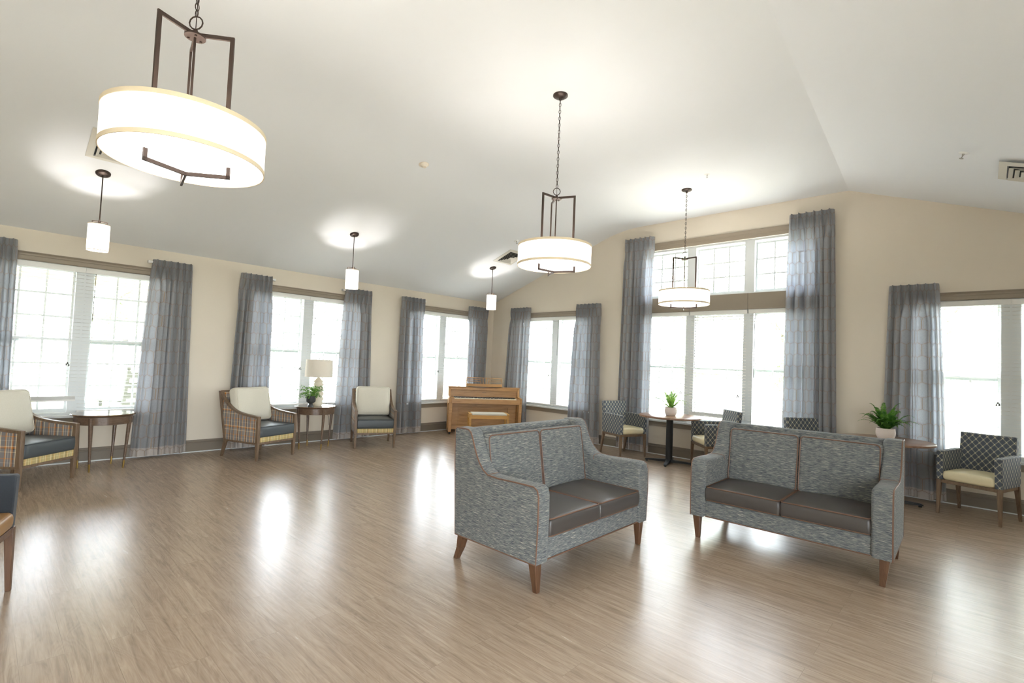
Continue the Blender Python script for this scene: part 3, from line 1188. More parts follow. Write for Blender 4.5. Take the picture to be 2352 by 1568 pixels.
# ------------------------------------------------------------------ sofas
def make_sofa(label):
    t = empty('loveseat', label=label, cat='sofa')
    WX = 0.695
    ta = 0.125
    prof = [(-0.400, 0.185), (-0.408, 0.45), (-0.405, 0.60), (-0.392, 0.640), (-0.362, 0.658), (-0.20, 0.657), (-0.05, 0.652), (0.045, 0.657), (0.09, 0.682),
            (0.128, 0.722), (0.160, 0.772), (0.187, 0.828), (0.208, 0.880), (0.228, 0.918), (0.256, 0.936), (0.30, 0.940), (0.375, 0.938), (0.396, 0.922),
            (0.388, 0.70), (0.352, 0.185)]
    for sx in (-1, 1):
        a = MB()
        a.rolled(prof, sx*WX, sx*(WX-ta), 0.008, 0.026)
        arm = a.build('arm', 'sofa', t, angle=60)
        pp = MB()
        path = []
        npf = len(prof)
        for i in range(npf):
            y0, z0 = prof[i-1]
            y1, z1 = prof[(i+1) % npf]
            ty, tz = y1-y0, z1-z0
            ln = math.hypot(ty, tz)
            path.append((sx*(WX-0.003), prof[i][0]+tz/ln*0.003, prof[i][1]-ty/ln*0.003))
        pp.tube(path, 0.0055, 6, closed=True)
        seam = [(sx*(WX-0.004), 0.055, 0.600), (sx*(WX-0.003), 0.045, 0.655), (sx*(WX-0.045), 0.045, 0.657), (sx*(WX-ta+0.026), 0.045, 0.657), (sx*(WX-ta+0.007), 0.043, 0.650), (sx*(WX-ta), 0.040, 0.62)]
        pp.tube(seam[1:], 0.004, 6)
        pp.build('piping', 'piping', arm)
    b = MB()
    b.prism([(0.255, 0.30), (0.30, 0.915), (0.315, 0.930), (0.375, 0.930), (0.392, 0.915), (0.385, 0.70), (0.352, 0.19), (0.25, 0.19)], 0, -(WX-ta)-0.01, (WX-ta)+0.01)
    b.build('backrest', 'sofa', t, bevel=0.02, bseg=4, angle=60)
    b = MB()
    b.bb(-(WX-ta)-0.008, (WX-ta)+0.008, -0.385, 0.27, 0.19, 0.325)
    bs = b.build('seat_base', 'sofa', t, bevel=0.012, bseg=3)
    pp = MB()
    pp.tube([(-(WX-ta), -0.387, 0.193), ((WX-ta), -0.387, 0.193)], 0.0045, 6)
    pp.build('piping', 'piping', bs)
    cw = (WX-ta)
    for sx in (-1, 1):
        s_ = MB()
        cx_ = sx*cw/2
        sz = (cw-0.004, 0.60, 0.115)
        cz = 0.385
        s_.cushion((cx_, -0.105, cz), sz, 0.022, 0.022)
        sc = s_.build('seat_cushion', 'seat_vinyl', t, angle=70)
        pp = MB()
        for zz in (cz+0.052, cz-0.050):
            hx, hy = sz[0]/2-0.004, sz[1]/2-0.004
            c_ = []
            for k in range(4):
                qx, qy = (1, 1, -1, -1)[k], (-1, 1, 1, -1)[k]
                c_ += [(cx_+qx*hx-(0.015*qx if k in (0, 2) else 0), -0.105+qy*hy-(0.015*qy if k in (1, 3) else 0)*1, zz),
                       (cx_+qx*hx-(0.015*qx if k in (1, 3) else 0), -0.105+qy*hy-(0.015*qy if k in (0, 2) else 0)*1, zz)]
            pts = []
            rr_ = 0.02
            for (qx, qy, st) in ((1, -1, -PI/2), (1, 1, 0), (-1, 1, PI/2), (-1, -1, PI)):
                for k in range(4):
                    th = st+k*PI/6
                    pts.append((cx_+qx*(hx-rr_)+rr_*math.cos(th), -0.105+qy*(hy-rr_)+rr_*math.sin(th), zz+(0.004 if zz > cz else 0)))
            pp.tube(pts, 0.0045, 6, closed=True)
        pp.build('piping', 'piping', sc)
        # back cushion, leaning on the back
        bc = MB()
        Mx = Matrix.Translation((cx_, 0.205, 0.655)) @ Matrix.Rotation(R(-9), 4, 'X')
        sz = (cw-0.006, 0.13, 0.47)
        bc.cushion((0, 0, 0), sz, 0.03, 0.030, M=Mx, axis=1)
        bo = bc.build('back_cushion', 'sofa', t, angle=70)
        pp = MB()
        hx, hz = sz[0]/2-0.006, sz[2]/2-0.006
        rr_ = 0.03
        for yy in (-0.060,):
            pts = []
            for (qx, qz, st) in ((1, -1, -PI/2), (1, 1, 0), (-1, 1, PI/2), (-1, -1, PI)):
                for k in range(5):
                    th = st+k*PI/8
                    pts.append(Mx @ Vector((qx*(hx-rr_)+rr_*math.cos(th), yy, qz*(hz-rr_)+rr_*math.sin(th))))
            pp.tube(pts, 0.005, 6, closed=True)
        pp.build('piping', 'piping', bo)
    for sx in (-1, 1):
        l = MB()
        l.leg((sx*0.635, -0.365, 0.0), (sx*0.648, -0.355, 0.192), 0.034, 0.062)
        l.build('leg', 'walnut_leg', t, bevel=0.004)
        l = MB()
        l.add([], [])
        l.leg((sx*0.645, 0.375, 0.0), (sx*0.650, 0.330, 0.09), 0.036, 0.046)
        l.leg((sx*0.650, 0.330, 0.09), (sx*0.652, 0.305, 0.192), 0.046, 0.060)
        l.build('leg', 'walnut_leg', t, bevel=0.003)
    return t


sofa = make_sofa('grey loveseat with brown piping, nearer the middle of the floor and seen side-on')
sofa.location = (-4.707, -5.561, 0)
sofa.rotation_euler = (0, 0, R(0.3))
dup(sofa, loc=(-3.131, -6.807, 0), rz=R(-88.9), label='grey loveseat with brown piping on the right, facing the open floor')


# ------------------------------------------------------------------ plaid armchairs
def bez(pts, n=6):
    """Catmull-Rom through pts"""
    out = []
    P = [pts[0]]+list(pts)+[pts[-1]]
    for i in range(1, len(P)-2):
        p0, p1, p2, p3 = [Vector(q) for q in P[i-1:i+3]]
        for k in range(n):
            t = k/n
            out.append(0.5*((2*p1)+(p2-p0)*t+(2*p0-5*p1+4*p2-p3)*t*t+(3*p1-p0-3*p2+p3)*t**3))
    out.append(Vector(pts[-1]))
    return out


def make_armchair(label):
    t = empty('armchair', label=label, cat='armchair')
    curve = bez([(-0.335, 0.577), (-0.20, 0.588), (-0.02, 0.606), (0.12, 0.640), (0.24, 0.705), (0.335, 0.785), (0.405, 0.868)], 5)
    for sx in (-1, 1):
        X = sx*0.298
        l = MB()
        l.leg((X*0.98, -0.315, 0.0), (X, -0.315, 0.22), 0.026, 0.042)
        l.leg((X, -0.315, 0.22), (X, -0.315, 0.575), 0.042, 0.042)
        l.build('leg', 'grey_oak', t, bevel=0.003)
        l = MB()
        l.leg((X, 0.335, 0.0), (X, 0.270, 0.22), 0.028, 0.044)
        l.leg((X, 0.270, 0.22), (X, 0.290, 0.30), 0.044, 0.044)
        l.leg((X, 0.290, 0.30), (X, 0.425, 0.87), (0.042, 0.044), (0.042, 0.034))
        l.build('leg', 'grey_oak', t, bevel=0.003)
        a = MB()
        up = [(p_.x, p_.y) for p_ in curve]
        dn = []
        for i, p_ in enumerate(curve):
            q0, q1 = curve[max(0, i-1)], curve[min(len(curve)-1, i+1)]
            tg = (q1-q0).normalized()
            dn.append((p_.x+tg.y*0.028, p_.y-tg.x*0.028))
        a.prism(up+dn[::-1], 0, X-0.023, X+0.023)
        a.build('arm_rail', 'grey_oak', t, bevel=0.003, angle=50)
        p2 = MB()
        pl = [(q[0], q[1]-0.002) for q in dn]
        poly = [(-0.30, 0.236)]+[q for q in pl if -0.31 < q[0] < 0.36]+[(0.345, 0.60), (0.285, 0.30), (0.262, 0.236)]
        p2.prism(poly, 0, X-0.014, X+0.014)
        p2.build('side_panel', 'plaid', t, bevel=0.003, angle=50)
    fr = MB()
    fr.bb(-0.30, 0.30, -0.330, -0.300, 0.212, 0.238)
    fr.bb(-0.30, 0.30, 0.245, 0.275, 0.212, 0.238)
    for sx in (-1, 1):
        fr.bb(sx*0.298-0.014, sx*0.298+0.014, -0.30, 0.255, 0.212, 0.238)
    fr.bb(-0.285, 0.285, -0.30, 0.25, 0.238, 0.262)
    fr.build('seat_frame', 'grey_oak', t, bevel=0.002)
    ap = MB()
    ap.bb(-0.278, 0.278, -0.328, -0.300, 0.238, 0.302)
    ap.build('front_apron', 'plaid_light', t, bevel=0.004)
    bk = MB()
    Mx = Matrix.Translation((0, 0.345, 0.575)) @ Matrix.Rotation(R(-13.3), 4, 'X')
    bk.box((0, 0, 0), (0.556, 0.028, 0.56), Mx)
    bk.build('back_panel', 'plaid', t, bevel=0.004)
    tr = MB()
    Mx2 = Matrix.Translation((0, 0.421, 0.858)) @ Matrix.Rotation(R(-13.3), 4, 'X')
    tr.box((0, 0, 0), (0.60, 0.034, 0.030), Mx2)
    tr.build('top_rail', 'grey_oak', t, bevel=0.003)
    s_ = MB()
    s_.cushion((0, -0.045, 0.372), (0.552, 0.585, 0.140), 0.020, 0.022)
    so = s_.build('seat_cushion', 'slate_vinyl', t, angle=70)
    pp = MB()
    pts = []
    for (qx, qy, st) in ((1, -1, -PI/2), (1, 1, 0), (-1, 1, PI/2), (-1, -1, PI)):
        for k in range(4):
            th = st+k*PI/6
            pts.append((qx*(0.276-0.02)+0.02*math.cos(th), -0.045+qy*(0.2925-0.02)+0.02*math.sin(th), 0.438))
    pp.tube(pts, 0.0035, 6, closed=True)
    pp.build('welt', 'slate_vinyl', so)
    bc = MB()
    Mx = Matrix.Translation((0, 0.205, 0.685)) @ Matrix.Rotation(R(-13), 4, 'X')
    bc.cushion((0, 0, 0), (0.530, 0.165, 0.460), 0.045, 0.030, M=Mx, axis=1, crown2=0.03)
    bo = bc.build('back_cushion', 'linen', t, angle=70)
    pp = MB()
    for yy in (-0.075,):
        pts = []
        rr_ = 0.04
        for (qx, qz, st) in ((1, -1, -PI/2), (1, 1, 0), (-1, 1, PI/2), (-1, -1, PI)):
            for k in range(5):
                th = st+k*PI/8
                pts.append(Mx @ Vector((qx*(0.253-rr_)+rr_*math.cos(th), yy, qz*(0.218-rr_)+rr_*math.sin(th))))
        pp.tube(pts, 0.004, 6, closed=True)
    pp.build('welt', 'linen', bo)
    return t


ac = make_armchair('plaid armchair with cream back cushion left of the table with the lamp')
ac.location = (-5.087, -0.700, 0)
ac.rotation_euler = (0, 0, R(20.1))
dup(ac, loc=(-3.372, -0.775, 0), rz=R(-24.8), label='plaid armchair with cream back cushion right of the lamp, beside the curtain')
dup(ac, loc=(-7.470, -0.870, 0), rz=R(43), label='plaid armchair with cream back cushion cut off by the left edge of the photo')


# ------------------------------------------------------------------ dining armchairs
def make_dining(label, fabric='diamond', seatm='cream_vinyl', wood='grey_oak'):
    t = empty('dining_chair', label=label, cat='chair')
    for sx in (-1, 1):
        a = MB()
        x0, x1 = sorted((sx*0.268, sx*0.208))
        a.prism([(-0.245, 0.362), (-0.252, 0.652), (-0.242, 0.662), (0.20, 0.672), (0.215, 0.66), (0.205, 0.362)], 0, x0, x1)
        a.build('arm', fabric, t, bevel=0.010, bseg=3)
    b = MB()
    Mx = Matrix.Translation((0, 0.222, 0.610)) @ Matrix.Rotation(R(-7), 4, 'X')
    b.box((0, 0, 0), (0.465, 0.070, 0.49), Mx)
    b.build('backrest', fabric, t, bevel=0.014, bseg=3)
    s_ = MB()
    s_.cushion((0, -0.030, 0.412), (0.412, 0.445, 0.095), 0.025, 0.020)
    s_.build('seat', seatm, t, angle=70)
    f = MB()
    f.bb(-0.245, 0.245, -0.245, -0.215, 0.328, 0.362)
    f.bb(-0.245, 0.245, 0.175, 0.205, 0.328, 0.362)
    for sx in (-1, 1):
        x0, x1 = sorted((sx*0.258, sx*0.228))
        f.bb(x0, x1, -0.245, 0.205, 0.328, 0.362)
    f.bb(-0.235, 0.235, -0.23, 0.19, 0.350, 0.368)
    f.build('seat_frame', wood, t, bevel=0.003)
    for sx in (-1, 1):
        l = MB()
        l.leg((sx*0.252, -0.242, 0.0), (sx*0.244, -0.230, 0.362), 0.024, 0.042)
        l.build('leg', wood, t, bevel=0.003)
        l = MB()
        l.leg((sx*0.250, 0.252, 0.0), (sx*0.242, 0.186, 0.362), 0.024, 0.042)
        l.build('leg', wood, t, bevel=0.003)
    return t


dc = make_dining('diamond-patterned armchair with cream seat left of the pedestal table with the fern')
dc.location = (-0.580, -3.700, 0)
dc.rotation_euler = (0, 0, R(-18.7))
dup(dc, loc=(-0.45, -5.13, 0), rz=R(-135), label='diamond-patterned armchair half hidden behind the left arm of the right loveseat')
dup(dc, loc=(-0.54, -6.41, 0), rz=R(-36.9), label='patterned chair of which only the back top shows over the right loveseat')
dup(dc, loc=(-0.512, -7.911, 0), rz=R(-108.7), label='diamond-patterned armchair with cream seat in front of the rightmost window')
nv = make_dining('dark navy chair with tan seat at the lower left corner of the photo', 'navy', 'tan_vinyl', 'walnut_leg')
th = R(73)
nv.rotation_euler = (0, 0, th)
# front-right leg (local -0.252.. ) stands at the measured floor point
fx, fy = 0.252, -0.242
nv.location = (-7.60-(math.cos(th)*fx-math.sin(th)*fy), -3.90-(math.sin(th)*fx+math.cos(th)*fy), 0)


# ------------------------------------------------------------------ tables
def make_side_table(label):
    t = empty('side_table', label=label, cat='table')
    m = MB()
    m.lathe([(0.0, 0.615), (0.286, 0.615), (0.300, 0.622), (0.302, 0.630), (0.296, 0.636), (0.0, 0.636)], 64, cap=False)
    m.build('tabletop', 'table_top', t, angle=40)
    m = MB()
    m.lathe([(0.262, 0.520), (0.270, 0.523), (0.272, 0.610), (0.280, 0.616), (0.25, 0.616), (0.25, 0.520), (0.262, 0.520)], 64, cap=False)
    m.build('apron', 'table_brown', t, angle=40)
    for k in range(4):
        a = PI/4+k*PI/2
        c_, s_ = math.cos(a), math.sin(a)
        pts = [(c_*0.258*(1-0.12*(1-z/0.52)), s_*0.258*(1-0.12*(1-z/0.52)), z) for z in (0, 0.09, 0.10, 0.115, 0.125, 0.5, 0.6)]
        l = MB()
        l.tube(pts[1:], [0.0105, 0.0125, 0.0125, 0.012, 0.021, 0.022], 14)
        lg = l.build('leg', 'table_brown', t)
        f = MB()
        f.tube(pts[:2], [0.0085, 0.0115], 14)
        f.build('leg_tip', 'brass', lg)
    return t


st = make_side_table('round dark wood side table with nothing on it, beside the left armchair')
st.location = (-6.755, -0.504, 0)
st.rotation_euler = (0, 0, R(12))
dup(st, loc=(-4.234, -0.550, 0), rz=R(45), label='round dark wood side table carrying the lamp and the leafy plant')


def make_bistro(label):
    t = empty('pedestal_table', label=label, cat='table')
    m = MB()
    m.lathe([(0.0, 0.688), (0.450, 0.688), (0.457, 0.692), (0.457, 0.712), (0.450, 0.716), (0.0, 0.716)], 72, cap=False)
    m.build('tabletop', 'laminate', t, angle=40)
    m = MB()
    m.lathe([(0.050, 0.03), (0.050, 0.655), (0.052, 0.66), (0.15, 0.68), (0.15, 0.688), (0.0, 0.688)], 32, cap=False)
    m.build('column', 'black_metal', t, angle=40)
    m = MB()
    for k in range(4):
        a = k*PI/2
        d = Vector((math.cos(a), math.sin(a), 0))
        n_ = Vector((-d.y, d.x, 0))
        vs = []
        for r_, w_, z0, z1 in ((0.0, 0.035, 0.02, 0.062), (0.33, 0.022, 0.018, 0.040), (0.352, 0.020, 0.018, 0.030)):
            for sg, z in ((-1, z0), (1, z0), (1, z1), (-1, z1)):
                vs.append(d*r_+n_*w_*sg+Vector((0, 0, z)))
        fs = []
        for i in range(2):
            for j in range(4):
                fs.append((i*4+j, i*4+(j+1) % 4, (i+1)*4+(j+1) % 4, (i+1)*4+j))
        fs += [(0, 3, 2, 1), (8, 9, 10, 11)]
        m.add(vs, fs)
        m.lathe([(0.016, 0), (0.018, 0.006), (0.010, 0.02)], 14, tuple(d*0.325))
    m.build('cross_base', 'black_metal', t, bevel=0.003)
    return t


bt = make_bistro('round walnut-topped pedestal table between two patterned chairs, by the high window')
bt.location = (-0.583, -4.497, 0)
bt.rotation_euler = (0, 0, R(17))
dup(bt, loc=(-0.625, -7.127, 0), rz=R(-73), label='round pedestal table with a fern, half hidden by the right end of the loveseat')


# ------------------------------------------------------------------ plants
def frond(mb, rnd, base, az, L, rise, droop, w0=0.05, n=16):
    d = Vector((math.cos(az), math.sin(az), 0))
    side = Vector((-d.y, d.x, 0))
    pts = []
    for i in range(n+1):
        t = i/n
        pts.append(Vector(base)+d*L*t*(1-0.15*t)+Vector((0, 0, rise*math.sin(t*PI*0.5)*L-droop*L*t**2.6)))
    mb.tube(pts, [0.0022*(1-0.8*i/n) for i in range(n+1)], 4)
    for i in range(2, n+1):
        t = i/n
        for sub in (0, 0.5):
            P = pts[i-1].lerp(pts[i], sub)
            T = (pts[i]-pts[i-1]).normalized()
            w_ = w0*math.sin(PI*min(1, 0.12+0.9*t))**0.8*(1.05-0.45*t)
            for sg in (-1, 1):
                tip = P+side*sg*w_+T*w_*0.45+Vector((0, 0, -0.10*w_+rnd.uniform(-0.004, 0.004)))
                q = T*0.0058*(1.2-0.6*t)
                mid = P.lerp(tip, 0.55)+Vector((0, 0, 0.002))
                mb.add([P-q*0.7, P+q*0.7, mid+q, tip, mid-q], [(0, 1, 2, 3, 4)])


def make_fern(label, loc, seed, mat, nf=26, L=0.20, pot=(0.062, 0.088), up=1.0, w0=0.045):
    rnd = random.Random(seed)
    t = empty('potted_fern', loc, label=label, cat='plant')
    r_, h = pot
    p_ = MB()
    p_.lathe([(0, 0), (r_*0.72, 0), (r_*0.80, 0.006), (r_*0.98, h*0.35), (r_*1.02, h*0.6), (r_*0.96, h*0.95), (r_*0.95, h), (r_*0.88, h), (r_*0.86, h*0.9), (0, h*0.9)], 40, cap=False)
    po = p_.build('pot', 'pot', t, angle=50)
    s_ = MB()
    s_.lathe([(0, h*0.91), (r_*0.85, h*0.91)], 24, cap=False)
    s_.build('soil', 'soil', po)
    f = MB()
    for k in range(nf):
        az = 2*PI*k/nf*1.0+rnd.uniform(-0.25, 0.25)
        ring = rnd.random()
        l = L*rnd.uniform(0.75, 1.15)
        rise = up*(rnd.uniform(0.35, 0.8) if ring < 0.55 else rnd.uniform(0.9, 1.6))
        ll = l*(1.0 if ring < 0.55 else 0.62)
        frond(f, rnd, (rnd.uniform(-1, 1)*r_*0.35, rnd.uniform(-1, 1)*r_*0.35, h*0.9), az, ll, rise, rnd.uniform(0.1, 0.5), w0)
    f.build('fronds', mat, t, angle=180)
    return t


make_fern('small airy fern in a dimpled white pot on the pedestal table by the high window', (-0.60, -4.515, 0.716), 21, 'fern_light', 22, 0.34, (0.088, 0.125), 1.05, 0.030)
make_fern('bushy green fern in a dimpled white pot behind the right loveseat', (-0.60, -7.13, 0.716), 22, 'fern', 56, 0.30, (0.093, 0.125), 1.05, 0.042)


def make_bush(label, loc, seed):
    rnd = random.Random(seed)
    t = empty('leafy_plant', loc, label=label, cat='plant')
    v = MB()
    v.lathe([(0, 0), (0.046, 0), (0.046, 0.008), (0.026, 0.045), (0.028, 0.052), (0.062, 0.080), (0.066, 0.090), (0.066, 0.165), (0.060, 0.165), (0.056, 0.15), (0, 0.15)], 32, cap=False)
    v.build('vase', 'vase', t, angle=30)
    st_ = MB()
    lf = MB()
    for k in range(70):
        az = rnd.uniform(0, 2*PI)
        L = rnd.uniform(0.07, 0.20)
        rise = rnd.uniform(0.2, 1.1)
        pts = []
        for i in range(8):
            q = i/7
            pts.append(Vector((math.cos(az)*L*q, math.sin(az)*L*q, 0.155+0.14*rise*math.sin(q*PI*0.62)-0.05*q*q*(1.2-rise))))
        st_.tube(pts, 0.0012, 4)
        for i in range(2, 8):
            for c_ in range(3):
                P = pts[i]+Vector([rnd.uniform(-0.012, 0.012) for _ in range(3)])
                s_ = rnd.uniform(0.006, 0.011)
                a = Vector([rnd.uniform(-1, 1) for _ in range(3)]).normalized()
                b_ = a.cross(Vector([rnd.uniform(-1, 1) for _ in range(3)])).normalized()
                lf.add([P-a*s_, P+b_*s_*0.75, P+a*s_, P-b_*s_*0.75], [(0, 1, 2, 3)])
    st_.build('stems', 'fern', t)
    lf.build('leaves', 'ivy', t, smooth=False)
    return t


make_bush('bushy small-leaved plant in a charcoal footed vase on the side table', (-4.40, -0.72, 0.636), 31)

# table lamp
t = empty('table_lamp', (-4.205, -0.520, 0.636), label='cream table lamp with rippled ceramic body and drum shade by the middle window', cat='lamp')
b = MB()
prof = [(0, 0), (0.066, 0), (0.070, 0.012)]
z = 0.012
rad = [0.084, 0.066, 0.088, 0.066, 0.088, 0.064, 0.084, 0.060, 0.078, 0.056, 0.068]
hs = [0.025, 0.024, 0.042, 0.034, 0.042, 0.034, 0.040, 0.032, 0.036, 0.026, 0.022]
for r_, h_ in zip(rad, hs):
    z += h_
    prof.append((r_, z))
prof += [(0.045, z+0.022), (0.020, z+0.055), (0.014, z+0.062), (0, z+0.062)]
b.lathe(prof, 36, cap=False)
b.build('lamp_base', 'lamp_ceramic', t, angle=70)
sh = MB()
zt = z+0.062
sh.lathe([(0.200, zt+0.005), (0.2005, zt+0.007), (0.192, zt+0.268), (0.190, zt+0.268), (0.198, zt+0.005), (0.200, zt+0.005)], 56, cap=False)
sh.build('lamp_shade', 'lamp_linen', t, angle=60)
n_ = MB()
n_.tube([(0, 0, zt-0.005), (0, 0, zt+0.285)], 0.004, 8)
n_.lathe([(0.004, 0), (0.008, 0.006), (0.004, 0.016)], 10, (0, 0, zt+0.278))
for k in range(3):
    a = k*2*PI/3
    n_.tube([(0, 0, zt+0.258), (0.190*math.cos(a), 0.190*math.sin(a), zt+0.258)], 0.0018, 5)
n_.build('finial_stem', 'chrome', t)
cd = MB()
cd.tube(bez([(0.07, 0.05, 0.004), (0.20, 0.14, 0.006), (0.275, 0.24, 0.0), (0.30, 0.30, -0.10), (0.40, 0.42, -0.22), (0.44, 0.46, -0.30), (0.45, 0.475, -0.38)], 5), 0.0028, 5)
cd.build('power_cord', 'cord', t)


# ------------------------------------------------------------------ piano and stool
def make_piano():
    t = empty('upright_piano', (-0.860, -0.715, 0), R(-35.6), 'honey oak upright console piano set across the room corner', 'piano')
    WX = 0.712
    D0, D1 = -0.27, 0.24
    for sx in (-1, 1):
        s_ = MB()
        x0, x1 = sorted((sx*WX, sx*(WX-0.045)))
        s_.prism([(0.0-0.0, 0.035), (0.0, 0.56), (D0-0.01, 0.60), (D0-0.015, 0.70), (D0+0.02, 0.715), (-0.02, 0.72), (-0.005, 0.75), (0.0, 0.84), (0.012, 0.872), (0.04, 0.888), (D1, 0.888), (D1, 0.035)], 0, x0, x1)
        s_.build('side_cheek', 'piano_wood', t, bevel=0.006, angle=50)
        l = MB()
        xc = sx*(WX-0.0325)
        l.leg((xc, D0+0.02, 0.05), (xc, D0+0.02, 0.60), (0.055, 0.05), (0.065, 0.055))
        l.box((xc, D0/2+0.02, 0.065), (0.055, abs(D0), 0.05))
        l.build('leg', 'piano_wood', t, bevel=0.004)
        for yy in (D0+0.03, D1-0.05):
            c_ = MB()
            Mx = Matrix.Translation((xc, yy, 0.02)) @ Matrix.Rotation(R(90), 4, 'Y')
            c_.lathe([(0.012, -0.012), (0.020, -0.010), (0.020, 0.010), (0.012, 0.012)], 16, M=Mx)
            c_.box((xc, yy, 0.036), (0.03, 0.02, 0.012))
            c_.build('caster', 'black_metal', t)
    b = MB()
    b.bb(-WX-0.005, WX+0.005, 0.01, D1+0.005, 0.880, 0.900)
    b.build('lid', 'piano_wood', t, bevel=0.006)
    b = MB()
    b.bb(-WX+0.045, WX-0.045, 0.01, 0.035, 0.835, 0.880)
    b.bb(-WX+0.045, WX-0.045, 0.0, 0.014, 0.822, 0.832)
    b.build('front_rail', 'piano_wood', t, bevel=0.003)
    b = MB()
    b.bb(-WX+0.045, WX-0.045, 0.035, 0.06, 0.70, 0.83)
    fb = b.build('fallboard', 'piano_wood', t, bevel=0.003)
    b = MB()
    for k in range(9):
        b.bb(-0.04+k*0.009, -0.034+k*0.009, 0.032, 0.0352, 0.785, 0.792)
    b.build('maker_emblem', 'ebony', fb, smooth=False)
    kb = MB()
    kb.bb(-WX+0.045, WX-0.045, D0+0.005, 0.06, 0.595, 0.665)
    kb.bb(-WX+0.045, WX-0.045, D0-0.012, D0+0.005, 0.588, 0.680)
    for sx in (-1, 1):
        x0, x1 = sorted((sx*(WX-0.045), sx*(WX-0.10)))
        kb.bb(x0, x1, D0+0.005, 0.035, 0.66, 0.700)
    kb.build('key_bed', 'piano_wood', t, bevel=0.004)
    kw = MB()
    K0, K1 = -WX+0.102, WX-0.102
    wv = (K1-K0)/52
    for k in range(52):
        kw.bb(K0+k*wv+0.0006, K0+(k+1)*wv-0.0006, D0+0.012, -0.085, 0.667, 0.692)
    kw.build('white_keys', 'ivory', t, smooth=False)
    kk = MB()
    for k in range(51):
        if (k+5) % 7 in (0, 1, 3, 4, 5):
            x = K0+(k+1)*wv
            kk.bb(x-0.0055, x+0.0055, D0+0.065, -0.085, 0.692, 0.703)
    kk.bb(K0, K1, -0.085, 0.035, 0.66, 0.706)
    kk.build('black_keys', 'ebony', t, smooth=False)
    lp = MB()
    lp.bb(-WX+0.045, WX-0.045, 0.02, 0.045, 0.50, 0.595)
    lp.bb(-WX+0.045, WX-0.045, 0.04, 0.06, 0.14, 0.50)
    lp.bb(-WX+0.045, WX-0.045, 0.01, 0.05, 0.06, 0.14)
    for sx in (-1, 1):
        lp.bb(sx*0.50-0.008, sx*0.50+0.008, 0.030, 0.045, 0.14, 0.50)
    lp.build('lower_panel', 'piano_wood', t, bevel=0.003)
    bk = MB()
    bk.bb(-WX+0.045, WX-0.045, D1-0.02, D1, 0.06, 0.88)
    bk.build('back_board', 'piano_wood', t, smooth=False)
    # music desk: solid curved ledge with an open lattice above it
    md = MB()
    N = 20

    def cv(x):
        return -0.055*(1-(x/0.36)**2)+0.045
    xs_ = [-0.36+0.72*i/N for i in range(N+1)]

    def strip(x0, x1, z0, z1, th_=0.014):
        n = max(1, int(abs(x1-x0)/0.04))
        vs, fs = [], []
        for i in range(n+1):
            x = x0+(x1-x0)*i/n
            y = cv(x)
            lean0, lean1 = (z0-0.88)*0.28, (z1-0.88)*0.28
            vs += [(x, y+lean0, z0), (x, y+lean1, z1), (x, y+th_+lean1, z1), (x, y+th_+lean0, z0)]
        for i in range(n):
            a = i*4
            b_ = a+4
            fs += [(a, a+1, b_+1, b_), (a+1, a+2, b_+2, b_+1), (a+2, a+3, b_+3, b_+2), (a+3, a, b_, b_+3)]
        fs += [(0, 3, 2, 1), (n*4, n*4+1, n*4+2, n*4+3)]
        md.add(vs, fs)
    strip(-0.36, 0.36, 0.895, 0.962)
    strip(-0.335, 0.335, 1.075, 1.087)
    for sx in (-1, 1):
        md.tube([(sx*0.335, cv(0.335)+0.06, 1.081), (sx*0.352, cv(0.352)+0.055, 1.072), (sx*0.358, cv(0.358)+0.05, 1.055), (sx*0.358, cv(0.358)+0.03, 0.96)], 0.007, 6)
        strip(sx*0.358, sx*0.075, 1.042, 1.052)
        strip(sx*0.358, sx*0.075, 1.006, 1.016)
        for xq, zt_ in ((0.030, 1.08), (0.078, 1.05)):
            strip(sx*xq-0.006, sx*xq+0.006, 0.96, zt_)
    md.build('music_desk', 'piano_wood', t, angle=40)
    sh_ = MB()
    n = 16
    vs, fs = [], []
    for i in range(n+1):
        x = -0.365+0.73*i/n
        for y, z in ((cv(x)-0.022, 0.897), (cv(x)-0.022, 0.908), (cv(x)+0.012, 0.908), (cv(x)+0.012, 0.897)):
            vs.append((x, y, z))
    for i in range(n):
        a = i*4
        for j in range(4):
            fs.append((a+j, a+(j+1) % 4, a+4+(j+1) % 4, a+4+j))
    fs += [(0, 3, 2, 1), (n*4, n*4+1, n*4+2, n*4+3)]
    sh_.add(vs, fs)
    sh_.build('music_ledge', 'ebony', t)
    return t


piano = make_piano()


def make_stool():
    th_ = R(-35.6)
    c_, s_ = math.cos(th_), math.sin(th_)
    lx, ly = 0.0, -0.62
    t = empty('piano_stool', (-0.860+c_*lx-s_*ly, -0.715+s_*lx+c_*ly, 0), th_, 'light oak piano bench with a cream top in front of the piano', 'stool')
    for sx in (-1, 1):
        for sy_ in (-1, 1):
            l = MB()
            l.leg((sx*0.350, sy_*0.140, 0.0), (sx*0.350, sy_*0.140, 0.485), 0.036, 0.040)
            l.build('leg', 'stool_wood', t, bevel=0.003)
    f = MB()
    for sy_ in (-1, 1):
        f.bb(-0.335, 0.335, sy_*0.146-0.010, sy_*0.146+0.010, 0.400, 0.478)
    for sx in (-1, 1):
        f.bb(sx*0.352-0.010, sx*0.352+0.010, -0.14, 0.14, 0.400, 0.478)
        x0, x1 = sorted((sx*0.375, sx*0.325))
        f.bb(x0, x1, -0.165, 0.165, 0.478, 0.503)
    f.build('seat_rail', 'stool_wood', t, bevel=0.003)
    s2 = MB()
    s2.cushion((0, 0, 0.492), (0.640, 0.320, 0.036), 0.008, 0.010)
    s2.build('seat_pad', 'linen', t, angle=60)
    for ch in t.children:
        ch.scale = (1, 1, 0.90)
    return t


stool = make_stool()


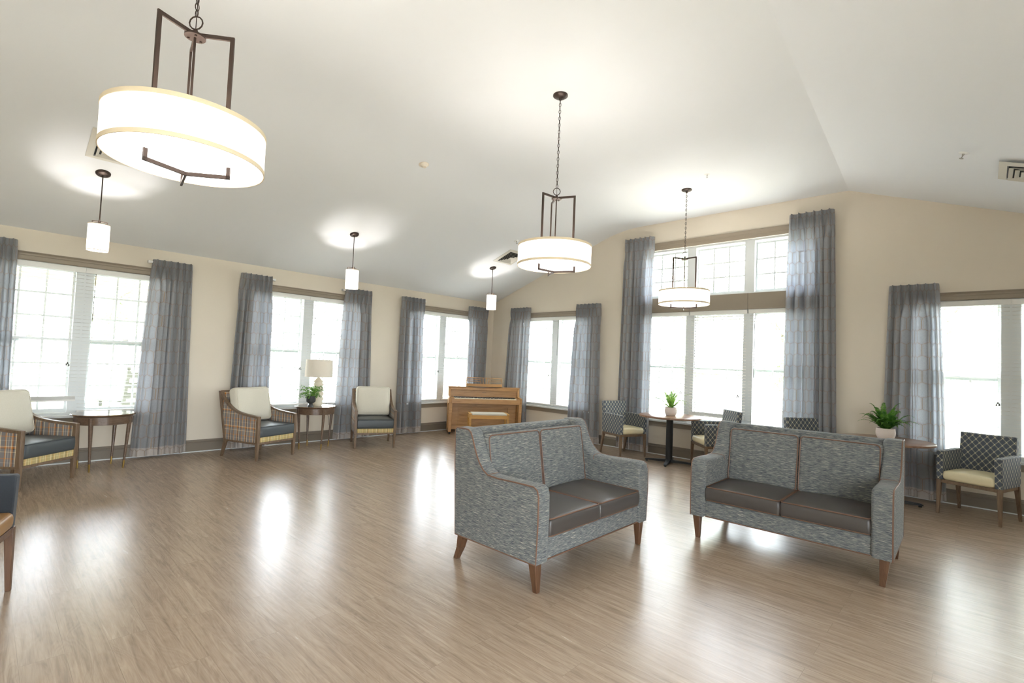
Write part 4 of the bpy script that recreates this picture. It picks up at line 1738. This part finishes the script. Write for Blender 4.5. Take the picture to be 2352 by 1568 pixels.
# ------------------------------------------------------------------ pendants
def torus_link(mb, c, a, b_, r_, rot):
    pts = []
    for k in range(12):
        th = 2*PI*k/12
        u_, v_ = a*math.cos(th), b_*math.sin(th)
        pts.append((c[0]+u_*math.cos(rot), c[1]+u_*math.sin(rot), c[2]+v_))
    mb.tube(pts, r_, 6, closed=True)


def big_pendant(x, y, base_ang, label, zs=2.30):
    zt_ = ZT-0.008
    t = empty('drum_pendant', (x, y, zt_), label=label, cat='pendant light', group=None)

    def L(z):
        return z-zt_
    c_ = MB()
    c_.lathe([(0, L(ZT)), (0.068, L(ZT)), (0.068, L(ZT)-0.014), (0.055, L(ZT)-0.024), (0.018, L(ZT)-0.032), (0.012, L(ZT)-0.05), (0, L(ZT)-0.05)][::-1], 36, cap=False)
    c_.build('canopy', 'bronze', t, angle=50)
    ch = MB()
    z = ZT-0.065
    k = 0
    while z > 3.03:
        torus_link(ch, (0, 0, L(z)), 0.0095, 0.019, 0.0022, (k % 2)*PI/2+0.4)
        z -= 0.0315
        k += 1
    ch.tube([(0, 0, L(ZT-0.04)), (0.003, 0.002, L(3.5)), (0, 0, L(2.94))], 0.0022, 5)
    ch.build('chain', 'bronze', t)
    rg = MB()
    va = yaw+PI/2
    torus_link(rg, (0, 0, L(2.985)), 0.032, 0.032, 0.0035, va)
    rg.build('hanging_ring', 'bronze', t)
    hb = MB()
    hb.lathe([(0, L(2.912)), (0.045, L(2.912)), (0.045, L(2.922)), (0.012, L(2.928)), (0.010, L(2.95)), (0, L(2.952))], 28, cap=False)
    for k in range(3):
        a = R(base_ang+60+k*120)
        hb.lathe([(0.006, 0), (0.006, 0.006)], 8, (0.03*math.cos(a), 0.03*math.sin(a), L(2.904)))
    hb.build('hub', 'bronze', t, angle=40)
    for k in range(3):
        a = R(base_ang+k*120)
        d = Vector((math.cos(a), math.sin(a), 0))
        n_ = Vector((-d.y, d.x, 0))
        A = MB()
        RR = 0.168
        for (p0, p1, hz) in (((0.02, 2.926), (RR+0.009, 2.926), 0.018),):
            A.bar(d*p0[0]+Vector((0, 0, L(p0[1]))), d*p1[0]+Vector((0, 0, L(p1[1]))), 0.010, hz)
        zb = zs+0.145
        vs = []
        for z_ in (L(zb), L(2.917)):
            for i, j in ((-1, -1), (1, -1), (1, 1), (-1, 1)):
                vs.append(d*(RR+i*0.009)+n_*j*0.005+Vector((0, 0, z_)))
        A.add(vs, [(0, 3, 2, 1), (4, 5, 6, 7), (0, 1, 5, 4), (1, 2, 6, 5), (2, 3, 7, 6), (3, 0, 4, 7)])
        A.build('frame_arm', 'bronze', t, smooth=False)
    rd = MB()
    rd.tube([(0, 0, L(2.912)), (0, 0, L(zs+0.012))], 0.0055, 8)
    rd.build('center_rod', 'bronze', t)
    cr = MB()
    RR = 0.195
    for k in range(3):
        a = R(base_ang+k*120)
        d = Vector((math.cos(a), math.sin(a), 0))
        n_ = Vector((-d.y, d.x, 0))
        cr.bar(d*0.0+Vector((0, 0, L(zs-0.052))), d*(RR)+Vector((0, 0, L(zs-0.052))), 0.010, 0.017)
        vs = []
        for z_ in (L(zs-0.0605), L(zs-0.004)):
            for i, j in ((-1, -1), (1, -1), (1, 1), (-1, 1)):
                vs.append(d*(RR-0.008+i*0.008)+n_*j*0.005+Vector((0, 0, z_)))
        cr.add(vs, [(0, 3, 2, 1), (4, 5, 6, 7), (0, 1, 5, 4), (1, 2, 6, 5), (2, 3, 7, 6), (3, 0, 4, 7)])
    cr.build('lower_cross', 'bronze', t, smooth=False)
    s_ = MB()
    s_.lathe([(0.328, L(zs)), (0.330, L(zs)), (0.330, L(zs+0.185)), (0.326, L(zs+0.185)), (0.326, L(zs))], 96, cap=False)
    so = s_.build('drum_shade', 'shade_side', t, angle=40)
    tr = MB()
    for z0 in (zs-0.003, zs+0.168):
        tr.lathe([(0.328, L(z0)), (0.3325, L(z0)), (0.3325, L(z0+0.020)), (0.328, L(z0+0.020)), (0.328, L(z0))], 96, cap=False)
    tr.build('shade_trim', 'shade_trim', so, angle=40)
    bd = MB()
    bd.lathe([(0, L(zs+0.004)), (0.327, L(zs+0.004)), (0.327, L(zs+0.008)), (0, L(zs+0.008))], 96, cap=False)
    bd.build('bottom_diffuser', 'shade_bottom', t, angle=40)
    for k in range(3):
        a = R(base_ang+60+k*120)
        ld = bpy.data.lights.new('pendant_bulb', 'POINT')
        ld.energy = 5
        ld.color = (1.0, 0.96, 0.94)
        ld.shadow_soft_size = 0.035
        lo = bpy.data.objects.new('bulb', ld)
        COL.objects.link(lo)
        lo.parent = t
        lo.location = (0.12*math.cos(a), 0.12*math.sin(a), L(zs+0.09))
    return t


big_pendant(-7.17, -5.187, 82, 'largest drum pendant, nearest the camera at the upper left')
big_pendant(-4.283, -5.12, 54, 'drum pendant on a long chain in the middle of the ceiling')
big_pendant(-1.28, -4.98, 24, 'drum pendant hanging in front of the high window')


def small_pendant(x, y, label):
    zt_ = zc(y)
    t = empty('cylinder_pendant', (x, y, zt_), label=label, cat='pendant light')
    Ms = Matrix.Rotation(-math.atan(SL), 4, 'X')
    c_ = MB()
    c_.lathe([(0, -0.024), (0.045, -0.022), (0.062, -0.012), (0.064, 0.0), (0, 0.0)], 32, M=Ms, cap=False)
    c_.lathe([(0.004, -0.028), (0.006, -0.022)], 8, (0.03, 0, 0), M=Ms)
    c_.lathe([(0.004, -0.028), (0.006, -0.022)], 8, (-0.03, 0, 0), M=Ms)
    c_.build('canopy', 'bronze', t, angle=50)

    def L(z):
        return z-zt_
    r_ = MB()
    r_.tube([(0, 0, -0.015), (0, 0, L(2.685))], 0.0055, 8)
    r_.build('rod', 'bronze', t)
    b_ = MB()
    for k in range(3):
        a = R(140+k*120)
        d = Vector((math.cos(a), math.sin(a), 0))
        b_.bar(Vector((0, 0, L(2.692))), d*0.072+Vector((0, 0, L(2.692))), 0.006, 0.007)
        b_.bar(d*0.069+Vector((0, 0, L(2.694))), d*0.069+Vector((0, 0, L(2.640))), 0.006, 0.006)
        b_.bar(d*0.069+Vector((0, 0, L(2.644))), d*0.086+Vector((0, 0, L(2.644))), 0.006, 0.006)
    b_.tube([(0, 0, L(2.69)), (0, 0, L(2.60))], 0.012, 10)
    b_.build('bracket', 'bronze', t, smooth=False)
    s_ = MB()
    s_.lathe([(0.088, L(2.385)), (0.090, L(2.385)), (0.090, L(2.655)), (0.087, L(2.655)), (0.087, L(2.385))], 48, cap=False)
    so = s_.build('cylinder_shade', 'shade_small', t, angle=40)
    tr = MB()
    for z0 in (2.384, 2.650):
        tr.lathe([(0.0885, L(z0)), (0.0915, L(z0)), (0.0915, L(z0+0.006)), (0.0885, L(z0+0.006)), (0.0885, L(z0))], 48, cap=False)
    tr.build('shade_trim', 'shade_trim', so, angle=40)
    bd = MB()
    bd.lathe([(0, L(2.388)), (0.0875, L(2.388)), (0.0875, L(2.391)), (0, L(2.391))], 48, cap=False)
    bd.build('bottom_diffuser', 'shade_bottom', t, angle=40)
    ld = bpy.data.lights.new('small_bulb', 'POINT')
    ld.energy = 9
    ld.color = (1.0, 0.96, 0.94)
    ld.shadow_soft_size = 0.02
    lo = bpy.data.objects.new('bulb', ld)
    COL.objects.link(lo)
    lo.parent = t
    lo.location = (0, 0, L(2.545))
    return t


small_pendant(-7.023, -1.319, 'small cylinder pendant over the leftmost window')
small_pendant(-4.159, -1.285, 'small cylinder pendant in front of the curtain right of the lamp')
small_pendant(-1.300, -1.253, 'small cylinder pendant above the piano')


# ------------------------------------------------------------------ ceiling fittings
def slope_matrix(x, y):
    if y > -3.17:
        a = -math.atan(SL)
    elif y > crease(x):
        a = 0
    else:
        a = math.atan(0.364)
    return a


def make_vent(x, y, s, label, z=None):
    a = slope_matrix(x, y)
    t = empty('ceiling_vent', (x, y, (zc(y) if z is None else z)-0.001), label=label, cat='vent')
    t.rotation_euler = (a, 0, 0)
    h = s/2
    f = MB()

    def ring(o_, i_, zo, zi, th_=0.003):
        vs = []
        for q, zz in ((o_, zo), (i_, zi), (i_, zi+th_), (o_, zo+th_)):
            vs += [(-q, -q, zz), (q, -q, zz), (q, q, zz), (-q, q, zz)]
        fs = []
        for k in range(4):
            for j in range(4):
                fs.append((k*4+j, k*4+(j+1) % 4, ((k+1) % 4)*4+(j+1) % 4, ((k+1) % 4)*4+j))
        f.add(vs, fs)
    ring(h, h*0.76, -0.004, -0.016)
    f.build('vent_frame', 'vent', t, smooth=False)
    f = MB()
    for k in range(4):
        o_ = h*(0.70-0.165*k)
        ring(o_, o_-h*0.105, -0.030, -0.013, 0.002)
    f.bb(-h*0.07, h*0.07, -h*0.07, h*0.07, -0.016, -0.013)
    f.build('louvers', 'vent', t, smooth=False)
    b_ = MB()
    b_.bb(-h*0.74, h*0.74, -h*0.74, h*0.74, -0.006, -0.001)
    b_.build('duct_shade_plate', 'duct_shade', t, smooth=False)  # solid dark plate standing in for the shade inside the duct
    return t


make_vent(-1.275, -1.675, 0.46, 'square ceiling vent beside the middle drum pendant')
make_vent(-6.965, -1.745, 0.46, 'square ceiling vent half hidden behind the largest drum pendant')
make_vent(-1.470, -8.29, 0.52, 'square ceiling vent at the right edge of the photo')


def make_sprinkler(x, y, label, group=None):
    t = empty('fire_sprinkler', (x, y, zc(y)-0.001), label=label, cat='sprinkler')
    t.rotation_euler = (slope_matrix(x, y), 0, 0)
    e = MB()
    e.lathe([(0, -0.010), (0.016, -0.010), (0.030, -0.006), (0.040, 0.0), (0, 0.0)], 24, cap=False)
    e.build('escutcheon', 'white_plastic', t, angle=40)
    b_ = MB()
    b_.lathe([(0.007, -0.022), (0.009, -0.010)], 10)
    for sx in (-1, 1):
        b_.tube([(sx*0.008, 0, -0.018), (sx*0.013, 0, -0.032), (sx*0.003, 0, -0.047)], 0.0022, 6)
    b_.lathe([(0.016, -0.052), (0.016, -0.049)], 16)
    b_.build('spray_head', 'chrome', t)
    return t


make_sprinkler(-1.625, -2.135, 'small fire sprinkler above the ceiling vent left of the middle pendant')
make_sprinkler(-1.647, -5.408, 'small fire sprinkler on the flat ceiling above the high window')
make_sprinkler(-1.880, -7.817, 'small fire sprinkler left of the ceiling vent at the photo right edge')

t = empty('smoke_detector', (-4.206, -2.966, zc(-2.966)-0.001), label='round cream smoke detector in the middle of the ceiling', cat='smoke detector')
t.rotation_euler = (slope_matrix(-4.2, -2.96), 0, 0)
m_ = MB()
m_.lathe([(0, -0.012), (0.050, -0.014), (0.066, -0.008), (0.068, 0.0), (0, 0.0)], 40, cap=False)
m_.build('base', 'cream_plastic', t, angle=50)
m_ = MB()
m_.lathe([(0, -0.052), (0.020, -0.052), (0.024, -0.040), (0.040, -0.030), (0.048, -0.014), (0, -0.012)], 40, cap=False)
m_.build('sensor_head', 'cream_plastic', t, angle=40)

t = empty('strobe_detector', (-4.456, -7.206, ZT-0.364*(7.206-6.64-0.06*4.456)-0.001), label='white ceiling alarm cut off at the top edge, right of the ceiling crease', cat='alarm')
t.rotation_euler = (math.atan(0.364), 0, 0)
m_ = MB()
m_.lathe([(0, -0.020), (0.075, -0.020), (0.085, -0.008), (0.085, 0.0), (0, 0.0)], 40, cap=False)
m_.build('base', 'white_plastic', t, angle=40)
m_ = MB()
m_.lathe([(0, -0.062), (0.040, -0.060), (0.048, -0.050), (0.048, -0.036), (0.056, -0.020), (0, -0.018)], 40, cap=False)
m_.build('lens', 'white_plastic', t, angle=40)

# ------------------------------------------------------------------ outside
g = MB()
g.bb(-45, 60, -50, 60, -0.50, -0.30)
tag(g.build('lawn', 'grass_mat', smooth=False), kind='structure')
g = MB()
g.bb(-14, -5.15, 0.2, 3.3, -0.30, -0.06)
tag(g.build('porch_slab', 'concrete', smooth=False), kind='structure')
g = MB()
g.bb(-14, -5.0, 0.22, 3.5, 2.86, 2.96)
g.bb(-14, -5.0, 2.95, 3.15, 2.42, 2.86)
tag(g.build('porch_roof', 'porch_beige', smooth=False), kind='structure')
# eaves of the roof over the other windows
g = MB()
g.bb(-5.0, 0.9, 0.2, 0.75, 2.90, 3.0)
g.bb(0.2, 0.75, -10, 0.2, 4.15, 4.25)
tag(g.build('roof_eave', 'soffit', smooth=False), kind='structure')

for x, lab in ((-5.75, 'white square porch post outside, seen through the right half of the leftmost window'), (-8.6, 'white square porch post outside, left of the leftmost window')):
    t = empty('porch_post', (x, 3.05, -0.06), label=lab, cat='post')
    p_ = MB()
    p_.bb(-0.09, 0.09, -0.09, 0.09, 0.0, 2.48)
    p_.build('shaft', 'porch_white', t, smooth=False)
    p_ = MB()
    p_.bb(-0.12, 0.12, -0.12, 0.12, 0.0, 0.18)
    p_.build('plinth', 'porch_white', t, smooth=False)


def fence(p0, p1, h, label, mat='black_metal', z=-0.3, sp_=0.12):
    p0, p1 = Vector(p0), Vector(p1)
    L = (p1-p0).length
    ang = math.atan2(p1.y-p0.y, p1.x-p0.x)
    t = empty('picket_fence', (p0.x, p0.y, z), ang, label, 'fence')
    rl = MB()
    for zz in (0.12, h-0.15, h-0.02):
        rl.bb(0, L, -0.02, 0.02, zz-0.02, zz+0.02)
    rl.build('rails', mat, t, smooth=False)
    pk = MB()
    n = int(L/sp_)
    for i in range(n):
        pk.bb(i*sp_+0.03, i*sp_+0.046, -0.008, 0.008, 0.02, h)
    pk.build('pickets', mat, t, smooth=False)
    for i in range(int(L/2.0)+1):
        q = MB()
        q.bb(i*2.0-0.03, i*2.0+0.03, -0.03, 0.03, 0, h+0.08)
        q.build('fence_post', mat, t, smooth=False)
    return t


fence((-12, 3.05), (-8.76, 3.05), 0.95, 'dark porch railing outside, low in the leftmost window', z=-0.06)
fence((-6.0, 8.5), (6.0, 8.5), 1.6, 'grey picket fence across the lawn beyond the left-hand windows', 'fence')


def make_rocker(label, loc, rz):
    t = empty('rocking_chair', loc, rz, label, 'rocking chair')
    s_ = MB()
    for k in range(6):
        s_.bb(-0.26, 0.26, -0.24+k*0.085, -0.24+k*0.085+0.07, 0.40-k*0.006, 0.42-k*0.006)
    s_.build('seat', 'rocker', t, smooth=False)
    for sx in (-1, 1):
        l = MB()
        l.bar((sx*0.27, -0.24, 0.05), (sx*0.27, -0.24, 0.64), 0.04, 0.04)
        l.build('front_post', 'rocker', t, smooth=False)
        l = MB()
        l.bar((sx*0.27, 0.24, 0.05), (sx*0.27, 0.42, 1.12), 0.04, 0.045)
        l.lathe([(0.012, 0), (0.028, 0.02), (0.024, 0.05), (0.006, 0.062)], 10, (sx*0.27, 0.423, 1.12))
        l.build('back_post', 'rocker', t)
        l = MB()
        pts = [(sx*0.27, y, 0.022+0.10*(y/0.5)**2) for y in [-0.45+0.1*k for k in range(11)]]
        l.tube(pts, 0.02, 4)
        l.build('rocker_runner', 'rocker', t, smooth=False)
        l = MB()
        l.bb(sx*0.28-0.05, sx*0.28+0.05, -0.30, 0.30, 0.64, 0.665)
        l.build('armrest', 'rocker', t, smooth=False)
    b_ = MB()
    for k, zz in enumerate((0.55, 0.70, 0.85, 1.0)):
        y = 0.24+(zz-0.05)/1.07*0.18
        b_.bb(-0.26, 0.26, y-0.01, y+0.01, zz, zz+0.09)
    b_.build('back_slats', 'rocker', t, smooth=False)
    return t


make_rocker('grey rocking chair on the porch, seen low in the right half of the leftmost window', (-6.15, 1.75, -0.06), R(200))
make_rocker('grey rocking chair on the porch, seen low in the left half of the leftmost window', (-7.85, 1.9, -0.06), R(170))

t = empty('porch_fan', (-6.95, 1.7, 2.86), label='ceiling fan under the porch roof outside the leftmost window', cat='fan')
q = MB()
q.tube([(0, 0, 0), (0, 0, -0.25)], 0.015, 8)
q.lathe([(0.02, 0.0), (0.07, -0.0), (0.02, -0.03)][::-1], 16)
q.build('downrod', 'porch_white', t)
q = MB()
q.lathe([(0, -0.36), (0.06, -0.36), (0.10, -0.31), (0.10, -0.27), (0.03, -0.24), (0, -0.24)], 20, cap=False)
q.build('motor', 'porch_white', t)
for k in range(5):
    a = k*2*PI/5+0.3
    q = MB()
    Mx = Matrix.Rotation(a, 4, 'Z')
    q.box((0.38, 0, -0.29), (0.50, 0.12, 0.008), Mx)
    q.build('fan_blade', 'porch_white', t, smooth=False)


def foliage(mb, rnd, c, rad, n, s0, s1):
    for k in range(n):
        d = Vector((rnd.gauss(0, 1), rnd.gauss(0, 1), rnd.gauss(0, 1))).normalized()*rnd.uniform(0.55, 1.0)
        P = Vector(c)+Vector((d.x*rad[0], d.y*rad[1], d.z*rad[2]))
        s_ = rnd.uniform(s0, s1)
        a = Vector((rnd.uniform(-1, 1), rnd.uniform(-1, 1), rnd.uniform(-1, 1))).normalized()
        b_ = a.cross(Vector((rnd.uniform(-1, 1), rnd.uniform(-1, 1), rnd.uniform(-1, 1)))).normalized()
        mb.add([P-a*s_, P+b_*s_*0.6, P+a*s_, P-b_*s_*0.6], [(0, 1, 2, 3)])


def tree(x, y, h, seed, label, group):
    rnd = random.Random(seed)
    t = empty('tree', (x, y, -0.3), label=label, cat='tree', group=group)
    tr = MB()
    pts = [Vector((rnd.uniform(-0.1, 0.1)*k, rnd.uniform(-0.1, 0.1)*k, h*0.72*k/5)) for k in range(6)]
    tr.tube(pts, [0.16, 0.14, 0.12, 0.10, 0.08, 0.05], 10)
    for k in range(9):
        p0 = pts[2+k % 4]
        a = rnd.uniform(0, 2*PI)
        l = h*rnd.uniform(0.18, 0.3)
        tr.tube([p0, p0+Vector((math.cos(a)*l*0.6, math.sin(a)*l*0.6, l*0.4)), p0+Vector((math.cos(a)*l, math.sin(a)*l, l*0.9))], [0.05, 0.035, 0.012], 6)
    tr.build('trunk', 'bark', t)
    f = MB()
    for k in range(9):
        a = rnd.uniform(0, 2*PI)
        r_ = h*rnd.uniform(0.03, 0.15)
        foliage(f, rnd, (math.cos(a)*r_, math.sin(a)*r_, h*rnd.uniform(0.25, 0.95)), (h*0.13, h*0.13, h*0.12), 300, 0.05, 0.11)
    f.build('foliage', 'tree_leaf', t, smooth=False)
    return t


GT = 'woodland trees outside'
rnd = random.Random(5)
spots = [(9.5, 3.5), (9.2, -0.6), (9.8, -4.6), (9.3, -8.6), (9.6, -12.8), (13.6, 1.5), (13.8, -2.6), (14.0, -6.8), (13.6, -11.0), (4.5, 14.5), (0.0, 15.5), (-4.6, 14.8), (-9.4, 15.4)]
for i, (x, y) in enumerate(spots):
    tree(x, y, rnd.uniform(5.6, 7.0), 100+i, 'leafy tree outside, blurred behind the window blinds', GT)


def shrub(x, y, s_, seed, label, group):
    rnd2 = random.Random(seed)
    t = empty('shrub', (x, y, -0.3), label=label, cat='shrub', group=group)
    f = MB()
    foliage(f, rnd2, (0, 0, s_*0.5), (s_*0.6, s_*0.6, s_*0.5), 900, 0.02, 0.05)
    f.build('foliage', 'shrub_leaf', t, smooth=False)
    st_ = MB()
    for k in range(5):
        a = rnd2.uniform(0, 6.28)
        st_.tube([(0, 0, 0), (math.cos(a)*s_*0.3, math.sin(a)*s_*0.3, s_*0.6)], 0.012, 5)
    st_.build('stems', 'bark', t)


for i, x in enumerate((-8.5, -7.3, -6.1, -4.4, -2.6)):
    shrub(x, 4.6+0.3*(i % 2), 0.8, 300+i, 'low yellow-green shrub on the lawn outside the left-hand windows', 'low shrubs outside the left-hand windows')

for i, (x, y) in enumerate(((6.6, 0.8), (6.9, -2.0), (6.5, -4.9), (6.9, -7.6), (6.5, -10.4))):
    shrub(x, y, 1.9, 400+i, 'tall pale green shrub outside the right-hand windows', 'tall shrubs outside the right-hand windows')
